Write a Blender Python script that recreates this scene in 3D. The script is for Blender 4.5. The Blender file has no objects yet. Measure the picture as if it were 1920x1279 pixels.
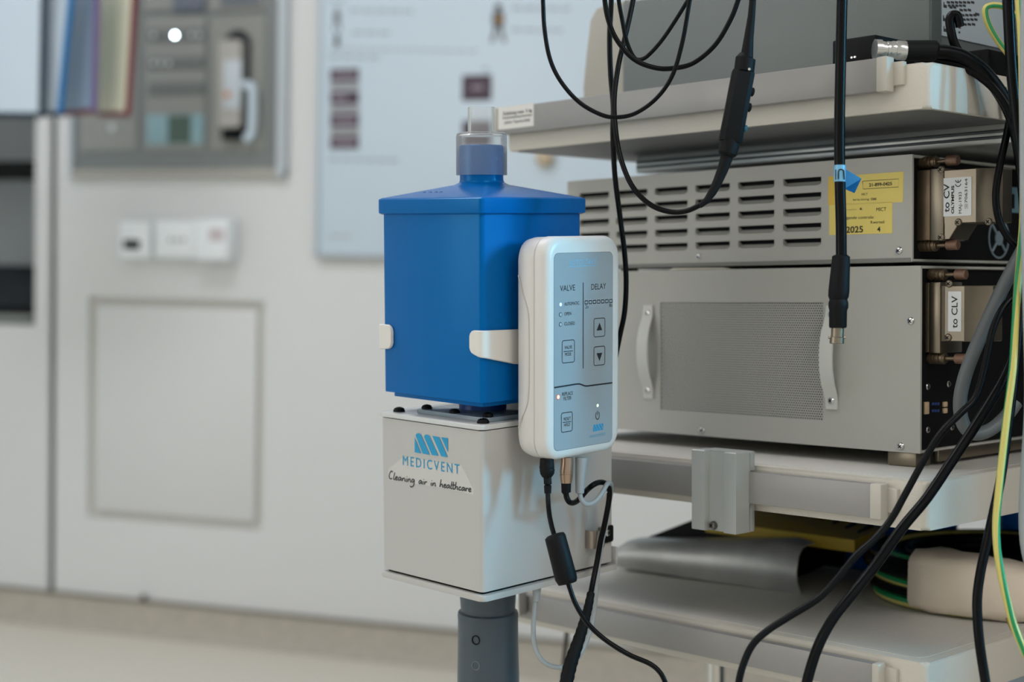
import bpy, bmesh, math, random
import numpy as np
from mathutils import Matrix, Vector
random.seed(7)
S = bpy.context.scene
C = S.collection

# ------------------------------------------------------------------ survey
# three rigid frames measured from the photograph's vanishing points: the room, the
# trolley and the air-filter unit (each stands very slightly out of true)
FPX, CX, CY = 2850.0, 960.0, 639.5
CAMH = 0.7916
def ray(x, y): return np.array([(x - CX) / FPX, -(y - CY) / FPX, -1.0])
def nrm(a): return np.array(a, float) / np.linalg.norm(a)
_up = nrm([.019, 1, .0444]); _X = -nrm(ray(-7650, 349)); _X = nrm(_X - _up * (_X @ _up)); _Y = np.cross(_up, _X)
ROOM_R = np.array([_X, _Y, _up])                      # camera -> world rotation
def cam2w(p): return ROOM_R @ np.asarray(p, float) + np.array([0, 0, CAMH])
class Frame:
    def __init__(self, R, o): self.R, self.o = R, o   # world = R @ p + o
    def w(self, p): return self.R @ np.asarray(p, float) + self.o
    def inv(self, q): return self.R.T @ (np.asarray(q, float) - self.o)
    def mat(self, base):
        M = Matrix.Identity(4)
        for i in range(3):
            for j in range(3): M[i][j] = self.R[i, j]
        M.translation = Vector(self.w(base)); return M
def vp_frame(vl, vr, o, d):
    u = -nrm(ray(*vl)); v = nrm(ray(*vr)); v = nrm(v - u * (u @ v)); w = np.cross(u, v)
    return Frame(ROOM_R @ np.array([u, v, w]).T, cam2w(ray(*o) * d))
WORLD = Frame(np.eye(3), np.zeros(3))
RACK = vp_frame((-1776, 565), (3956, 540), (1725, 851), 1.16)
BOX = vp_frame((-1864, 414), (3834, 394), (905, 1113), 1.12)
CTRL = vp_frame((-2200, 417), (3500, 409), (1024, 866), 1.098)
def W(x, y, d): return cam2w(ray(x, y) * d)
def Q(fr, ax, c, x, y):                               # where the sight line of a photo point meets a plane of a frame
    r = fr.R.T @ (ROOM_R @ ray(x, y)); o = fr.inv((0, 0, CAMH))
    return o + (c - o[ax]) / r[ax] * r

# ------------------------------------------------------------------ camera, world, lights, exposure
cam = bpy.data.cameras.new('camera'); co = bpy.data.objects.new('camera', cam); C.objects.link(co); S.camera = co
M = Matrix.Identity(4)
for i in range(3):
    for j in range(3): M[i][j] = ROOM_R[i, j]
M.translation = (0, 0, CAMH); co.matrix_world = M
cam.sensor_fit = 'HORIZONTAL'; cam.sensor_width = 36; cam.lens = FPX / 1920 * 36
cam.clip_start = .05
cam.dof.use_dof = True; cam.dof.focus_distance = 1.125; cam.dof.aperture_fstop = 4.0
w = bpy.data.worlds.new('world'); S.world = w; w.use_nodes = True
w.node_tree.nodes['Background'].inputs[0].default_value = (.75, .82, .9, 1)
w.node_tree.nodes['Background'].inputs[1].default_value = .3
vs = S.view_settings; vs.view_transform = 'Standard'; vs.look = 'None'; vs.gamma = 1; vs.exposure = EXPOSURE = 0.0
vs.use_curve_mapping = False
S.cycles.use_denoising = True
S.cycles.max_bounces = 8
def area(name, loc, size, power, col, rot, spread=180):
    l = bpy.data.lights.new(name, 'AREA'); l.shape = 'RECTANGLE'; l.size, l.size_y = size; l.energy = power; l.color = col
    o = bpy.data.objects.new(name, l); C.objects.link(o); o.location = loc; o.rotation_euler = rot; l.spread = math.radians(spread); return o
area('ceiling_light_lamp', (-1.5, 1.3, 2.66), (1.6, .8), 20.5, (.935, .97, 1.12), (0, 0, 0))
area('ceiling_light_lamp', (-1.5, -1.2, 2.66), (1.6, .8), 7, (.99, .96, .96), (0, 0, 0))
area('ceiling_light_lamp', (1.7, -.6, 2.66), (1.6, .8), 27, (.99, .96, .97), (0, 0, 0))
area('side_wall_lamp', (-2.94, -.9, 1.25), (1.5, 1.8), 9, (.98, .965, .99), (0, math.radians(-90), 0))  # added fill from the left for front faces and shelf tops
area('side_wall_lamp', (2.56, 1.42, 1.55), (1.1, .66), 9.2, (.12, .575, .9), Vector((-2.9, -.3, -.78)).to_track_quat('-Z', 'Y').to_euler(), 36)

# ------------------------------------------------------------------ materials
def lin(c): c = c / 255; return c / 12.92 if c <= .04045 else ((c + .055) / 1.055) ** 2.4
def rgb(c): return (lin(c[0]), lin(c[1]), lin(c[2]), 1)
_m = {}
def mat(name, col, rough=.5, metal=0, bump=0, bscale=60, var=0, emit=0, alpha=1, trans=0, coat=0, spec=.5):
    if name in _m: return _m[name]
    m = bpy.data.materials.new(name); m.use_nodes = True; nt = m.node_tree; b = nt.nodes['Principled BSDF']
    b.inputs['Base Color'].default_value = rgb(col); b.inputs['Roughness'].default_value = rough
    b.inputs['Metallic'].default_value = metal; b.inputs['Alpha'].default_value = alpha
    b.inputs['Transmission Weight'].default_value = trans; b.inputs['Coat Weight'].default_value = coat
    b.inputs['Specular IOR Level'].default_value = spec
    if emit: b.inputs['Emission Color'].default_value = rgb(col); b.inputs['Emission Strength'].default_value = emit
    if bump or var:
        tc = nt.nodes.new('ShaderNodeTexCoord'); n = nt.nodes.new('ShaderNodeTexNoise'); n.inputs['Scale'].default_value = bscale
        n.inputs['Detail'].default_value = 4; nt.links.new(tc.outputs['Object'], n.inputs['Vector'])
        if bump:
            bp = nt.nodes.new('ShaderNodeBump'); bp.inputs['Strength'].default_value = bump; bp.inputs['Distance'].default_value = .002
            nt.links.new(n.outputs['Fac'], bp.inputs['Height']); nt.links.new(bp.outputs['Normal'], b.inputs['Normal'])
        if var:
            r = nt.nodes.new('ShaderNodeMix'); r.data_type = 'RGBA'
            r.inputs['A'].default_value = rgb([max(0, k * (1 - var)) for k in col]); r.inputs['B'].default_value = rgb([min(255, k * (1 + var)) for k in col])
            nt.links.new(n.outputs['Fac'], r.inputs['Factor']); nt.links.new(r.outputs['Result'], b.inputs['Base Color'])
    _m[name] = m; return m
WALL = mat('wall paint', (220, 222, 221), .55, bump=.05, bscale=25)
WALL2 = mat('wall joint filler', (206, 204, 197), .7)
FLOORM = mat('speckled vinyl', (214, 209, 196), .45, var=.09, bscale=160)
COVEM = mat('speckled vinyl skirting', (176, 170, 157), .5, var=.12, bscale=70)
CEILM = mat('ceiling white', (235, 235, 232), .8)
BLUE = mat('blue plastic', (0, 94, 166), .24, bump=.01, bscale=40, spec=.5)
BLUE.node_tree.nodes['Principled BSDF'].inputs['Specular Tint'].default_value = (.1, .6, 1, 1)
BLUED = mat('blue plastic spout', (0, 70, 150), .35)
WHITE = mat('white powder coat', (188, 188, 185), .28, bump=.01, bscale=300)
WHITEP = mat('white abs plastic', (216, 215, 211), .36)
WHITEC = mat('white clip plastic', (224, 222, 216), .45)
FACE = mat('grey blue membrane face', (152, 164, 170), .3)
PVC = mat('grey pvc', (66, 79, 88), .36, bump=.03, bscale=60)
BLACK = mat('black rubber', (6, 8, 10), .4, spec=.15)
BLACKG = mat('black cable jacket', (5, 7, 9), .3, spec=.14)
BLACKM = mat('black matte plastic', (6, 8, 10), .6, spec=.2)
INK = mat('black ink', (16, 20, 26), .6)
INKG = mat('dark grey ink', (58, 60, 62), .6)
CYAN = mat('cyan ink', (18, 148, 196), .5)
CYANL = mat('light cyan ink', (120, 186, 220), .5)
CYANM = mat('pale cyan ink', (96, 160, 190), .5)
UNIT = mat('grey beige enamel', (178, 178, 171), .42, bump=.04, bscale=900)
UNITD = mat('dark enamel edge', (120, 121, 116), .5)
SHELF = mat('cream textured enamel', (206, 202, 191), .42, bump=.2, bscale=700)
SHELFT = mat('grey laminate shelf top', (206, 204, 197), .5, var=.05, bscale=500)
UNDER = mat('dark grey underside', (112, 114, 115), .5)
ALU = mat('anodised aluminium', (150, 149, 147), .45, metal=.35, bump=.02, bscale=200)
CAP = mat('cream end cap plastic', (192, 189, 178), .45)
STEEL = mat('bright steel', (205, 205, 203), .22, metal=1)
STEELB = mat('brushed nickel', (136, 127, 112), .34, metal=.9, var=.08, bscale=50)
STEELD = mat('aged nickel', (122, 107, 88), .4, metal=.8, var=.15, bscale=70)
COPPER = mat('brown knurled brass', (132, 104, 88), .5, metal=.5)
HOUS = mat('grey housing enamel', (106, 113, 112), .45, bump=.03, bscale=700)
HOUSL = mat('cream housing plastic', (168, 165, 156), .45)
HOUSD = mat('dark grey green flange', (84, 94, 94), .5)
DARK = mat('black interior', (9, 11, 12), .75, spec=.2)
LABELW = mat('white label', (224, 228, 230), .4)
LABELC = mat('cream label', (216, 214, 206), .45)
YEL = mat('yellow sticker', (232, 212, 112), .5, bump=.04, bscale=120)
YELO = mat('yellow sticker worn edge', (226, 190, 70), .5)
YELC = mat('yellow cable stripe', (204, 194, 108), .4)
GRNC = mat('green cable stripe', (18, 138, 82), .4)
GREYC = mat('grey cable jacket', (92, 98, 100), .45)
PALEC = mat('pale grey cable jacket', (158, 165, 168), .45)
CLEAR = mat('clear frosted plastic', (222, 224, 220), .1, alpha=.2, spec=.6)
_n = CLEAR.node_tree; _lw = _n.nodes.new('ShaderNodeFresnel'); _lw.inputs['IOR'].default_value = 1.18; _ma = _n.nodes.new('ShaderNodeMath'); _ma.operation = 'MULTIPLY_ADD'
_ma.inputs[1].default_value = .8; _ma.inputs[2].default_value = .09; _ma.use_clamp = True                 # a curved clear wall is longer to look through towards its edge
_n.links.new(_lw.outputs[0], _ma.inputs[0]); _n.links.new(_ma.outputs[0], _n.nodes['Principled BSDF'].inputs['Alpha'])
TAPE = mat('clear label film', (176, 176, 172), .25)
# ------------------------------------------------------------------ mesh helpers
BASE = {}
class B:
    def __init__(self): self.b = bmesh.new(); self.mi = 0
    def _mk(self):
        if self.mi:                                       # faces already marked keep their slot
            for f in self.b.faces:
                if f.material_index == 0: f.material_index = self.mi + 1
        else:
            for f in self.b.faces: f.material_index = 1
        return self
    def m(self, i): self.mi = i; return self
    def box(self, u, v, w, bev=0, seg=2, only=None):
        g = bmesh.ops.create_cube(self.b, size=1)['verts']
        for k in g:
            k.co = Vector((u[0] + (k.co.x + .5) * (u[1] - u[0]), v[0] + (k.co.y + .5) * (v[1] - v[0]), w[0] + (k.co.z + .5) * (w[1] - w[0])))
        if bev:
            es = list({e for k in g for e in k.link_edges})
            if only is not None:
                es = [e for e in es if abs((e.verts[0].co - e.verts[1].co).normalized()[only]) > .9]
            bmesh.ops.bevel(self.b, geom=es, offset=bev, segments=seg, affect='EDGES', profile=.5)
        return self._mk()
    def poly(self, pts):
        self.b.faces.new([self.b.verts.new(p) for p in pts]); return self._mk()
    def prism(self, pts, ax, a0, a1, bev=0, seg=2):     # 2-d outline extruded along one axis
        def p3(p, a): return {0: (a, p[0], p[1]), 1: (p[0], a, p[1]), 2: (p[0], p[1], a)}[ax]
        lo = [self.b.verts.new(p3(p, a0)) for p in pts]; hi = [self.b.verts.new(p3(p, a1)) for p in pts]
        n = len(pts); f0 = self.b.faces.new(lo[::-1]); f1 = self.b.faces.new(hi)
        for i in range(n): self.b.faces.new((lo[i], lo[(i + 1) % n], hi[(i + 1) % n], hi[i]))
        if bev:
            es = list(f0.edges) + list(f1.edges)
            bmesh.ops.bevel(self.b, geom=es, offset=bev, segments=seg, affect='EDGES', profile=.5)
        return self._mk()
    def loft(self, rings, cap=True):
        vs_ = [[self.b.verts.new(p) for p in r] for r in rings]; n = len(rings[0])
        for a, c in zip(vs_[:-1], vs_[1:]):
            for i in range(n): self.b.faces.new((a[i], a[(i + 1) % n], c[(i + 1) % n], c[i]))
        if cap: self.b.faces.new(vs_[0][::-1]); self.b.faces.new(vs_[-1])
        return self._mk()
    def lathe(self, c, axis, prof, n=24, cap=True):     # prof: (radius, distance along axis)
        a = Vector(axis).normalized(); x = a.orthogonal().normalized(); y = a.cross(x); c = Vector(c)
        rings = [[c + a * h + (x * math.cos(t) + y * math.sin(t)) * max(r, 1e-5) for t in (2 * math.pi * i / n for i in range(n))] for r, h in prof]
        return self.loft(rings, cap)
    def tube(self, pts, r, n=10, cap=True, twist=0):
        pts = [Vector(p) for p in pts]; rr = r if hasattr(r, '__len__') else [r] * len(pts)
        t = [(pts[min(i + 1, len(pts) - 1)] - pts[max(i - 1, 0)]).normalized() for i in range(len(pts))]
        x = t[0].orthogonal().normalized(); rings = []
        for i, p in enumerate(pts):
            x = (x - t[i] * x.dot(t[i])).normalized(); y = t[i].cross(x)
            rings.append([p + (x * math.cos(k) + y * math.sin(k)) * rr[i] for k in (2 * math.pi * j / n + twist * i for j in range(n))])
        return self.loft(rings, cap)
    def done(self, name, mats, parent=None, smooth=35, fr=None, base=(0, 0, 0)):
        if parent is not None: base = BASE[parent]
        bmesh.ops.recalc_face_normals(self.b, faces=list(self.b.faces))
        bmesh.ops.translate(self.b, verts=list(self.b.verts), vec=-Vector(base))
        for f in self.b.faces: f.material_index = max(0, f.material_index - 1)
        me = bpy.data.meshes.new(name); self.b.to_mesh(me); self.b.free()
        for k in (mats if isinstance(mats, (list, tuple)) else [mats]): me.materials.append(k)
        me.polygons.foreach_set('use_smooth', [True] * len(me.polygons)); me.set_sharp_from_angle(angle=math.radians(smooth))
        o = bpy.data.objects.new(name, me); C.objects.link(o)
        if parent is not None: o.parent = parent
        elif fr is not None: o.matrix_world = fr.mat(base)
        BASE[o] = base; return o
def tag(o, label=None, cat=None, group=None, kind=None):
    if label: o['label'] = label
    if cat: o['category'] = cat
    if group: o['group'] = group
    if kind: o['kind'] = kind
    return o
def thing(name, label, cat, fr, base=(0, 0, 0), group=None):
    o = bpy.data.objects.new(name, None); C.objects.link(o); o.empty_display_size = .02
    o.matrix_world = fr.mat(base); BASE[o] = tuple(base); return tag(o, label, cat, group)
def copy_part(src, parent, delta):
    o = src.copy(); C.objects.link(o); o.parent = parent; o.location = Vector(src.location) + Vector(delta); BASE[o] = BASE[src]; return o
def smooth_path(pts, sub=7):
    P = [np.asarray(p, float) for p in pts]; P = [2 * P[0] - P[1]] + P + [2 * P[-1] - P[-2]]; out = []
    for i in range(1, len(P) - 2):
        for k in range(sub):
            t = k / sub; a, b, c, d = P[i - 1:i + 3]
            out.append(.5 * ((2 * b) + (-a + c) * t + (2 * a - 5 * b + 4 * c - d) * t * t + (-a + 3 * b - 3 * c + d) * t ** 3))
    out.append(P[-2]); return out
def path(px, d0, d1=None):                               # photo points + distance -> smoothed world points
    d1 = d0 if d1 is None else d1; n = len(px)
    def up(p, q, d):                                     # cables that leave the top of the picture go on up to where they hang
        m = (p[0] - q[0]) / (p[1] - q[1]); return [W(p[0] + m * k, p[1] + y, d) for y, k in ((-75, -55), (-175, -95), (-330, -120), (-600, -130))]
    pre = up(px[0], px[1], d0)[::-1] if px[0][1] < -50 else []; post = up(px[-1], px[-2], d1) if px[-1][1] < -50 else []
    return smooth_path(pre + [W(p[0], p[1], p[2] if len(p) > 2 else d0 + (d1 - d0) * i / (n - 1)) for i, p in enumerate(px)] + post)
def rr(cu, cv, w, h, r, n=5):                             # rounded rectangle outline
    out = []
    for sx, sy, a0 in ((1, 1, 0), (-1, 1, 90), (-1, -1, 180), (1, -1, 270)):
        for k in range(n + 1):
            a = math.radians(a0 + 90 * k / n); out.append((cu + sx * (w / 2 - r) + r * math.cos(a), cv + sy * (h / 2 - r) + r * math.sin(a)))
    return out
def disc2(cx, cy, r, n=16): return [(cx + r * math.cos(2 * math.pi * k / n), cy + r * math.sin(2 * math.pi * k / n)) for k in range(n)]
_cap = [None]
def text_mesh(s, offset=0, shear=0, space=1):
    cu = bpy.data.curves.new('lettering', 'FONT'); cu.body = s; cu.resolution_u = 3; cu.offset = offset; cu.shear = shear; cu.space_character = space
    o = bpy.data.objects.new('lettering', cu); me = bpy.data.meshes.new_from_object(o); bpy.data.objects.remove(o); return me
def txt(parent, s, A, Bp, h, normal, mt, offset=0, shear=0, space=1, name='lettering', lift=.0002, under=False):
    """flat lettering from baseline point A to baseline point B, cap height h"""
    if _cap[0] is None:
        m0 = text_mesh('H'); _cap[0] = max(v.co.y for v in m0.vertices); bpy.data.meshes.remove(m0)
    me = text_mesh(s, offset, shear, space); A, Bp, nn = Vector(A), Vector(Bp), Vector(normal).normalized()
    x = Bp - A; L = x.length; x.normalize(); y = nn.cross(x).normalized()
    xs = [v.co.x for v in me.vertices]; x0, x1 = min(xs), max(xs); sy = h / _cap[0]; base = Vector(BASE[parent])
    for v in me.vertices: v.co = A + x * ((v.co.x - x0) / (x1 - x0) * L) + y * (v.co.y * sy) + nn * lift - base
    me.materials.append(mt); me.name = name
    o = bpy.data.objects.new(name, me); C.objects.link(o); o.parent = parent; BASE[o] = BASE[parent]; return o
def stroke(bm_, pts, wd, fn, lift=.0002):                 # flat ink line along a 2-d path; fn maps 2-d (+lift) to 3-d
    pts = [np.array(p, float) for p in pts]; L, R = [], []
    for i, p in enumerate(pts):
        t = pts[min(i + 1, len(pts) - 1)] - pts[max(i - 1, 0)]; t = t / (np.linalg.norm(t) + 1e-12); n = np.array([-t[1], t[0]])
        L.append(p + n * wd / 2); R.append(p - n * wd / 2)
    for i in range(len(pts) - 1): bm_.poly([fn(q, lift) for q in (R[i], R[i + 1], L[i + 1], L[i])])
    return bm_
def screw(parent, c, axis, r=.0028, name='screw', m=None, h=None):
    h = h or r * .55; b = B(); b.lathe(c, axis, [(r, 0), (r, h * .35), (r * .8, h * .8), (r * .35, h)], 14)
    a = Vector(axis).normalized(); x = a.orthogonal().normalized(); y = a.cross(x); c = Vector(c) + a * (h * .86)
    b.m(1)
    for p, q in ((x, y), (y, x)):
        k = .55 * r; t = .13 * r
        b.poly([c + p * k + q * t + a * h * .16, c - p * k + q * t + a * h * .16, c - p * k - q * t + a * h * .16, c + p * k - q * t + a * h * .16])
    return b.done(name, [m or STEEL, DARK], parent)
# ------------------------------------------------------------------ room shell
XL, XR, YF, YW, ZC = -3.0, 2.6, -2.2, 2.8411, 2.7
def wq(x, y, d=0): return Q(WORLD, 1, YW - d, x, y)
b = B(); b.box((XL, XR), (YF, YW + .4), (-.06, 0)); tag(b.done('floor', FLOORM), kind='structure', label='pale beige speckled vinyl floor')
b = B(); b.box((XL, XR), (YF, YW + .4), (ZC, ZC + .06)); tag(b.done('ceiling', CEILM), kind='structure', label='white ceiling')
b = B()
for v, q in (((YF, -1.85), (0, ZC)), ((.05, YW + .4), (0, ZC)), ((-1.85, .05), (0, .45)), ((-1.85, .05), (2.05, ZC))): b.box((XL - .06, XL), v, q)
tag(b.done('wall_left', WALL), kind='structure', label='pale wall on the left with an added window opening')
wl = bpy.data.objects.new('added_fill_window', None); C.objects.link(wl); wl.location = (XL - .05, -.9, .45); BASE[wl] = (XL - .05, -.9, .45); wl['kind'] = 'structure'; wl['label'] = 'wide window added in the left wall as fill light'  # unseen opening added so low light reaches fronts and shelf tops
b = B()
for v, q in (((-1.85, -1.8), (.45, 2.05)), ((0, .05), (.45, 2.05)), ((-1.85, .05), (.45, .5)), ((-1.85, .05), (2, 2.05))): b.box((XL - .07, XL - .01), v, q)
b.done('window_frame', WHITEP, wl)
b = B(); b.box((XL - .05, XL - .044), (-1.85, .05), (.45, 2.05)); b.done('pane', mat('soft fill pane', (255, 250, 240), .1, emit=.9), wl)
b = B(); b.box((XL, XR), (YF - .06, YF), (0, ZC)); tag(b.done('wall_front', WALL), kind='structure', label='pale wall behind the viewer')
wz0, wz1, wy0, wy1 = .98, 2.12, 1.07, 1.77                 # window opening in the right wall
b = B()
for v, q in (((YF, wy0), (0, ZC)), ((wy1, YW + .4), (0, ZC)), ((wy0, wy1), (0, wz0)), ((wy0, wy1), (wz1, ZC))): b.box((XR, XR + .12), v, q)
tag(b.done('wall_right', WALL), kind='structure', label='pale wall on the right with a window')
win = thing('window_1', 'narrow daylight window in the right wall', 'window', WORLD, (XR + .06, wy0, wz0)); win['kind'] = 'structure'; del win['category']
b = B()
for v, q in (((wy0, wy0 + .05), (wz0, wz1)), ((wy1 - .05, wy1), (wz0, wz1)), ((wy0, wy1), (wz0, wz0 + .05)), ((wy0, wy1), (wz1 - .05, wz1))): b.box((XR + .03, XR + .1), v, q)
b.done('window_frame', WHITEP, win)
b = B(); b.box((XR + .06, XR + .066), (wy0, wy1), (wz0, wz1)); b.done('pane', mat('bright sky pane', (205, 228, 255), .1, emit=1.2), win)

seam = wq(97, 800)[0]; nr = wq(65, 610); nsh = wq(65, 320); pTL = wq(173, 564); pBR = wq(484, 988)
nz0, nz1, nx = nr[2], 1.24, nr[0]
wall = B(); wall.box((seam - .02, XR), (YW + .012, YW + .06), (0, ZC))
wall.box((XL, nx - .75), (YW + .012, YW + .06), (0, ZC)); wall.box((nx - .75, seam), (YW + .012, YW + .06), (0, nz0)); wall.box((nx - .75, seam), (YW + .012, YW + .06), (nz1, ZC)); wall.box((nx, seam), (YW + .012, YW + .06), (nz0, nz1))
wallb = tag(wall.done('wall_back', WALL2), kind='structure', label='pale wall of large enamelled panels')
g = .0085                                                # half a joint
x0, x1, z0, z1 = pTL[0], pBR[0], pBR[2], pTL[2]
b = B(); T = (YW, YW + .012)
for u, q in (((seam + g, x0 - g), (0, ZC)), ((x1 + g, XR), (0, ZC)), ((x0 - g, x1 + g), (0, z0 - g)), ((x0 - g, x1 + g), (z1 + g, ZC))): b.box(u, T, q)
b.done('wall_panel', WALL, wallb)
b = B(); b.box((x0 + g, x1 - g), (YW + .001, YW + .012), (z0 + g, z1 - g), .003); tag(b.done('hatch_panel', WALL, wallb), 'flush rectangular access hatch in the wall')
b = B()
for u, q in (((XL, nx - .75), (0, ZC)), ((nx - .75, seam - g), (0, nz0)), ((nx - .75, seam - g), (nz1, ZC)), ((nx, seam - g), (nz0, nz1))): b.box(u, T, q)
b.done('wall_panel', WALL, wallb)
b = B(); D = .32; t = .012                               # open niche left of the joint
b.box((nx - .75, nx), (YW + D, YW + D + t), (nz0, nz1)); b.box((nx - .75, nx), (YW + .012, YW + D), (nz0 - t, nz0)); b.box((nx - .75, nx), (YW + .012, YW + D), (nz1, nz1 + t))
b.box((nx, nx + t), (YW + .012, YW + D), (nz0, nz1)); b.box((nx - .75 - t, nx - .75), (YW + .012, YW + D), (nz0, nz1))
tag(b.done('niche_lining', mat('niche grey lining', (196, 202, 204), .5), wallb), 'pale grey lining of the open niche')
b = B(); b.box((nx - .75, nx), (YW + .01, YW + D), (nsh[2], nsh[2] + .022)); tag(b.done('niche_shelf', DARK, wallb), 'black shelf across the niche')
b = B(); zc = .069                                        # coved skirting: the floor vinyl turned up the wall
prof = [(YW - .001, zc), (YW - .006, zc - .002), (YW - .008, .03), (YW - .016, .010), (YW - .032, .0005), (YW - .001, .0005)]
b.prism(prof, 0, XL, XR); tag(b.done('baseboard_back', COVEM), kind='structure', label='greyer speckled coved skirting at the foot of the wall')
b = B(); b.box((XL, XR), (YW - .008, YW), (zc, zc + .005)); tag(b.done('trim_1', mat('skirting seal', (120, 116, 104), .6)), kind='structure', label='dark sealing strip on top of the skirting')
for cx, cy, lb_ in ((-1.5, 1.3, 'white ceiling light panel overhead nearest the board wall'), (-1.5, -1.2, 'white ceiling light panel overhead behind the viewer by the left wall'), (1.7, -.6, 'white ceiling light panel overhead by the window wall')):
    L = thing('ceiling_light', lb_, 'ceiling light', WORLD, (cx, cy, ZC), 'ceiling light panels')
    b = B(); b.box((cx - .83, cx + .83), (cy - .43, cy + .43), (ZC - .02, ZC)); b.done('frame', WHITEP, L)
    b = B(); b.box((cx - .8, cx + .8), (cy - .4, cy + .4), (ZC - .025, ZC - .019)); b.done('diffuser', mat('lit diffuser', (255, 246, 232), .5, emit=1.5), L)

# things in the niche
b = B(); q = Q(WORLD, 1, YW + .16, 30, 560); bx0 = q[0]
b.loft([[(bx0 + dx * s, YW + .15 + dy * s2, nz0 + .021 + h) for dx, dy in rr(0, 0, 1, 1, .3)] for s, s2, h in ((.36, .18, .001), (.40, .2, .02), (.38, .18, .05), (.24, .12, .085), (.1, .06, .11))])
tag(b.done('dark_bag', mat('dark fabric', (20, 26, 32), .8, bump=.4, bscale=30), fr=WORLD, base=(bx0, YW + .15, nz0)), 'black soft bag lying at the bottom of the wall niche', 'bag')
b = B(); b.tube(smooth_path([(nx - .02, YW + .1, nsh[2] + .03), (nx - .05, YW + .12, nsh[2] + .06), (nx - .1, YW + .15, nsh[2] + .12), (nx - .13, YW + .2, nsh[2] + .2)]), .011)
tag(b.done('thick_cable', mat('olive cable', (72, 78, 62), .5), fr=WORLD, base=(nx - .02, YW + .1, nsh[2] + .03)), 'olive cable hanging above the black niche shelf', 'cable')
b = B(); b.box((nx - .3, nx - .035), (YW + .04, YW + .2), (nz0 + .002, nz0 + .02), .004); tag(b.done('cable_tray', mat('pale tray', (150, 156, 150), .5), fr=WORLD, base=(nx - .1, YW + .1, nz0)), 'pale flat tray under the black bag in the wall niche', 'tray')

# grey medical control panel let into the wall
gBR = wq(540, 340); gBL = wq(137, 325)
gx0, gx1, gz0, gz1 = gBL[0], gBR[0], (gBL[2] + gBR[2]) / 2, 1.62
GP = thing('wall_control_panel', 'large grey control panel set in the wall above the three sockets', 'control panel', WORLD, (gx0, YW, gz0))
GREYP = mat('grey panel enamel', (128, 134, 134), .5); GREYM = mat('grey module plate', (146, 148, 143), .45)
b = B(); b.box((gx0 + .012, gx1 - .022), (YW - .014, YW), (gz0 + .012, gz1), .002); b.done('backplate', GREYP, GP)
b = B(); b.box((gx1 - .018, gx1), (YW - .02, YW), (gz0, gz1), .002); b.box((gx0, gx0 + .009), (YW - .018, YW), (gz0, gz1), .002); b.m(1).box((gx0, gx1), (YW - .016, YW), (gz0, gz0 + .016), .002)  # bottom bar coloured like wall in shadow: shade is in its tone
tag(b.done('frame', [mat('pale panel frame', (198, 208, 214), .4), mat('shaded panel frame', (176, 173, 164), .5)], GP), 'pale metal frame round the grey panel')
def module(l, r_, t, bt): # pixel rectangle -> module plate
    p0, p1 = wq(l, bt, .014), wq(r_, t, .014); b = B(); b.prism(rr((p0[0] + p1[0]) / 2, (p0[2] + p1[2]) / 2, p1[0] - p0[0], p1[2] - p0[2], .006), 1, YW - .019, YW - .0135)
    return b.done('module_plate', GREYM, GP)
module(152, 262, -60, 283); m2 = module(272, 388, 28, 283); m3 = module(395, 500, 28, 283); module(395, 500, -60, 22); module(272, 388, -60, 22)
BTN = mat('grey button', (120, 124, 122), .4); BTNL = mat('pale button', (206, 212, 212), .4)
for ri, yy in enumerate((66, 118, 166)):
    p0, p1 = wq(278, yy + 14, .019), wq(384, yy - 14, .019); b = B(); b.box((p0[0], p1[0]), (YW - .021, YW - .0185), (p0[2], p1[2]), .001); strip = b.done('button_strip', mat('button strip grey', (112, 116, 114), .5), GP)
    for k in range(7):
        if ri == 0 and k == 3: continue
        c = wq(288 + 14.3 * k, yy, .021); b = B(); b.lathe((c[0], YW - .0205, c[2]), (0, -1, 0), [(.005, 0), (.005, .002), (.003, .003)], 12)
        b.done('button', BTNL if (ri == 0 and k in (0, 5, 6)) or (ri == 1 and k < 3) else BTN, strip)
c = wq(328, 66, .021); b = B(); b.lathe((c[0], YW - .0205, c[2]), (0, -1, 0), [(.0045, 0), (.0045, .0015), (.002, .003)], 16)
tag(b.done('indicator_lamp', mat('white led', (225, 245, 255), .4, emit=26), GP), 'glowing white indicator lamp')
p0, p1 = wq(275, 271, .019), wq(382, 214, .019); b = B(); b.box((p0[0], p1[0]), (YW - .021, YW - .018), (p0[2], p1[2]), .001)
scr = tag(b.done('display', mat('pale blue display bezel', (142, 176, 184), .3), GP), 'pale blue display with a dark green middle')
p0, p1 = wq(315, 269, .021), wq(358, 216, .021); b = B(); b.box((p0[0], p1[0]), (YW - .022, YW - .0205), (p0[2], p1[2])); b.done('screen', mat('dark green lcd', (84, 104, 92), .25), scr)
c = wq(210, 240, .02); b = B(); b.lathe((c[0], YW - .0185, c[2]), (0, -1, 0), [(.008, 0), (.008, .003), (.005, .005)], 16); b.done('button', BTNL, GP)
for l, r_, t, bt in ((415, 490, -8, 10), (325, 385, -10, 24)):
    p0, p1 = wq(l, bt, .019), wq(r_, t, .019); b = B(); b.box((p0[0], p1[0]), (YW - .023, YW - .0185), (p0[2], p1[2]), .002); b.done('selector_bar', mat('dark bluish bar', (104, 112, 124), .4), GP)
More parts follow.
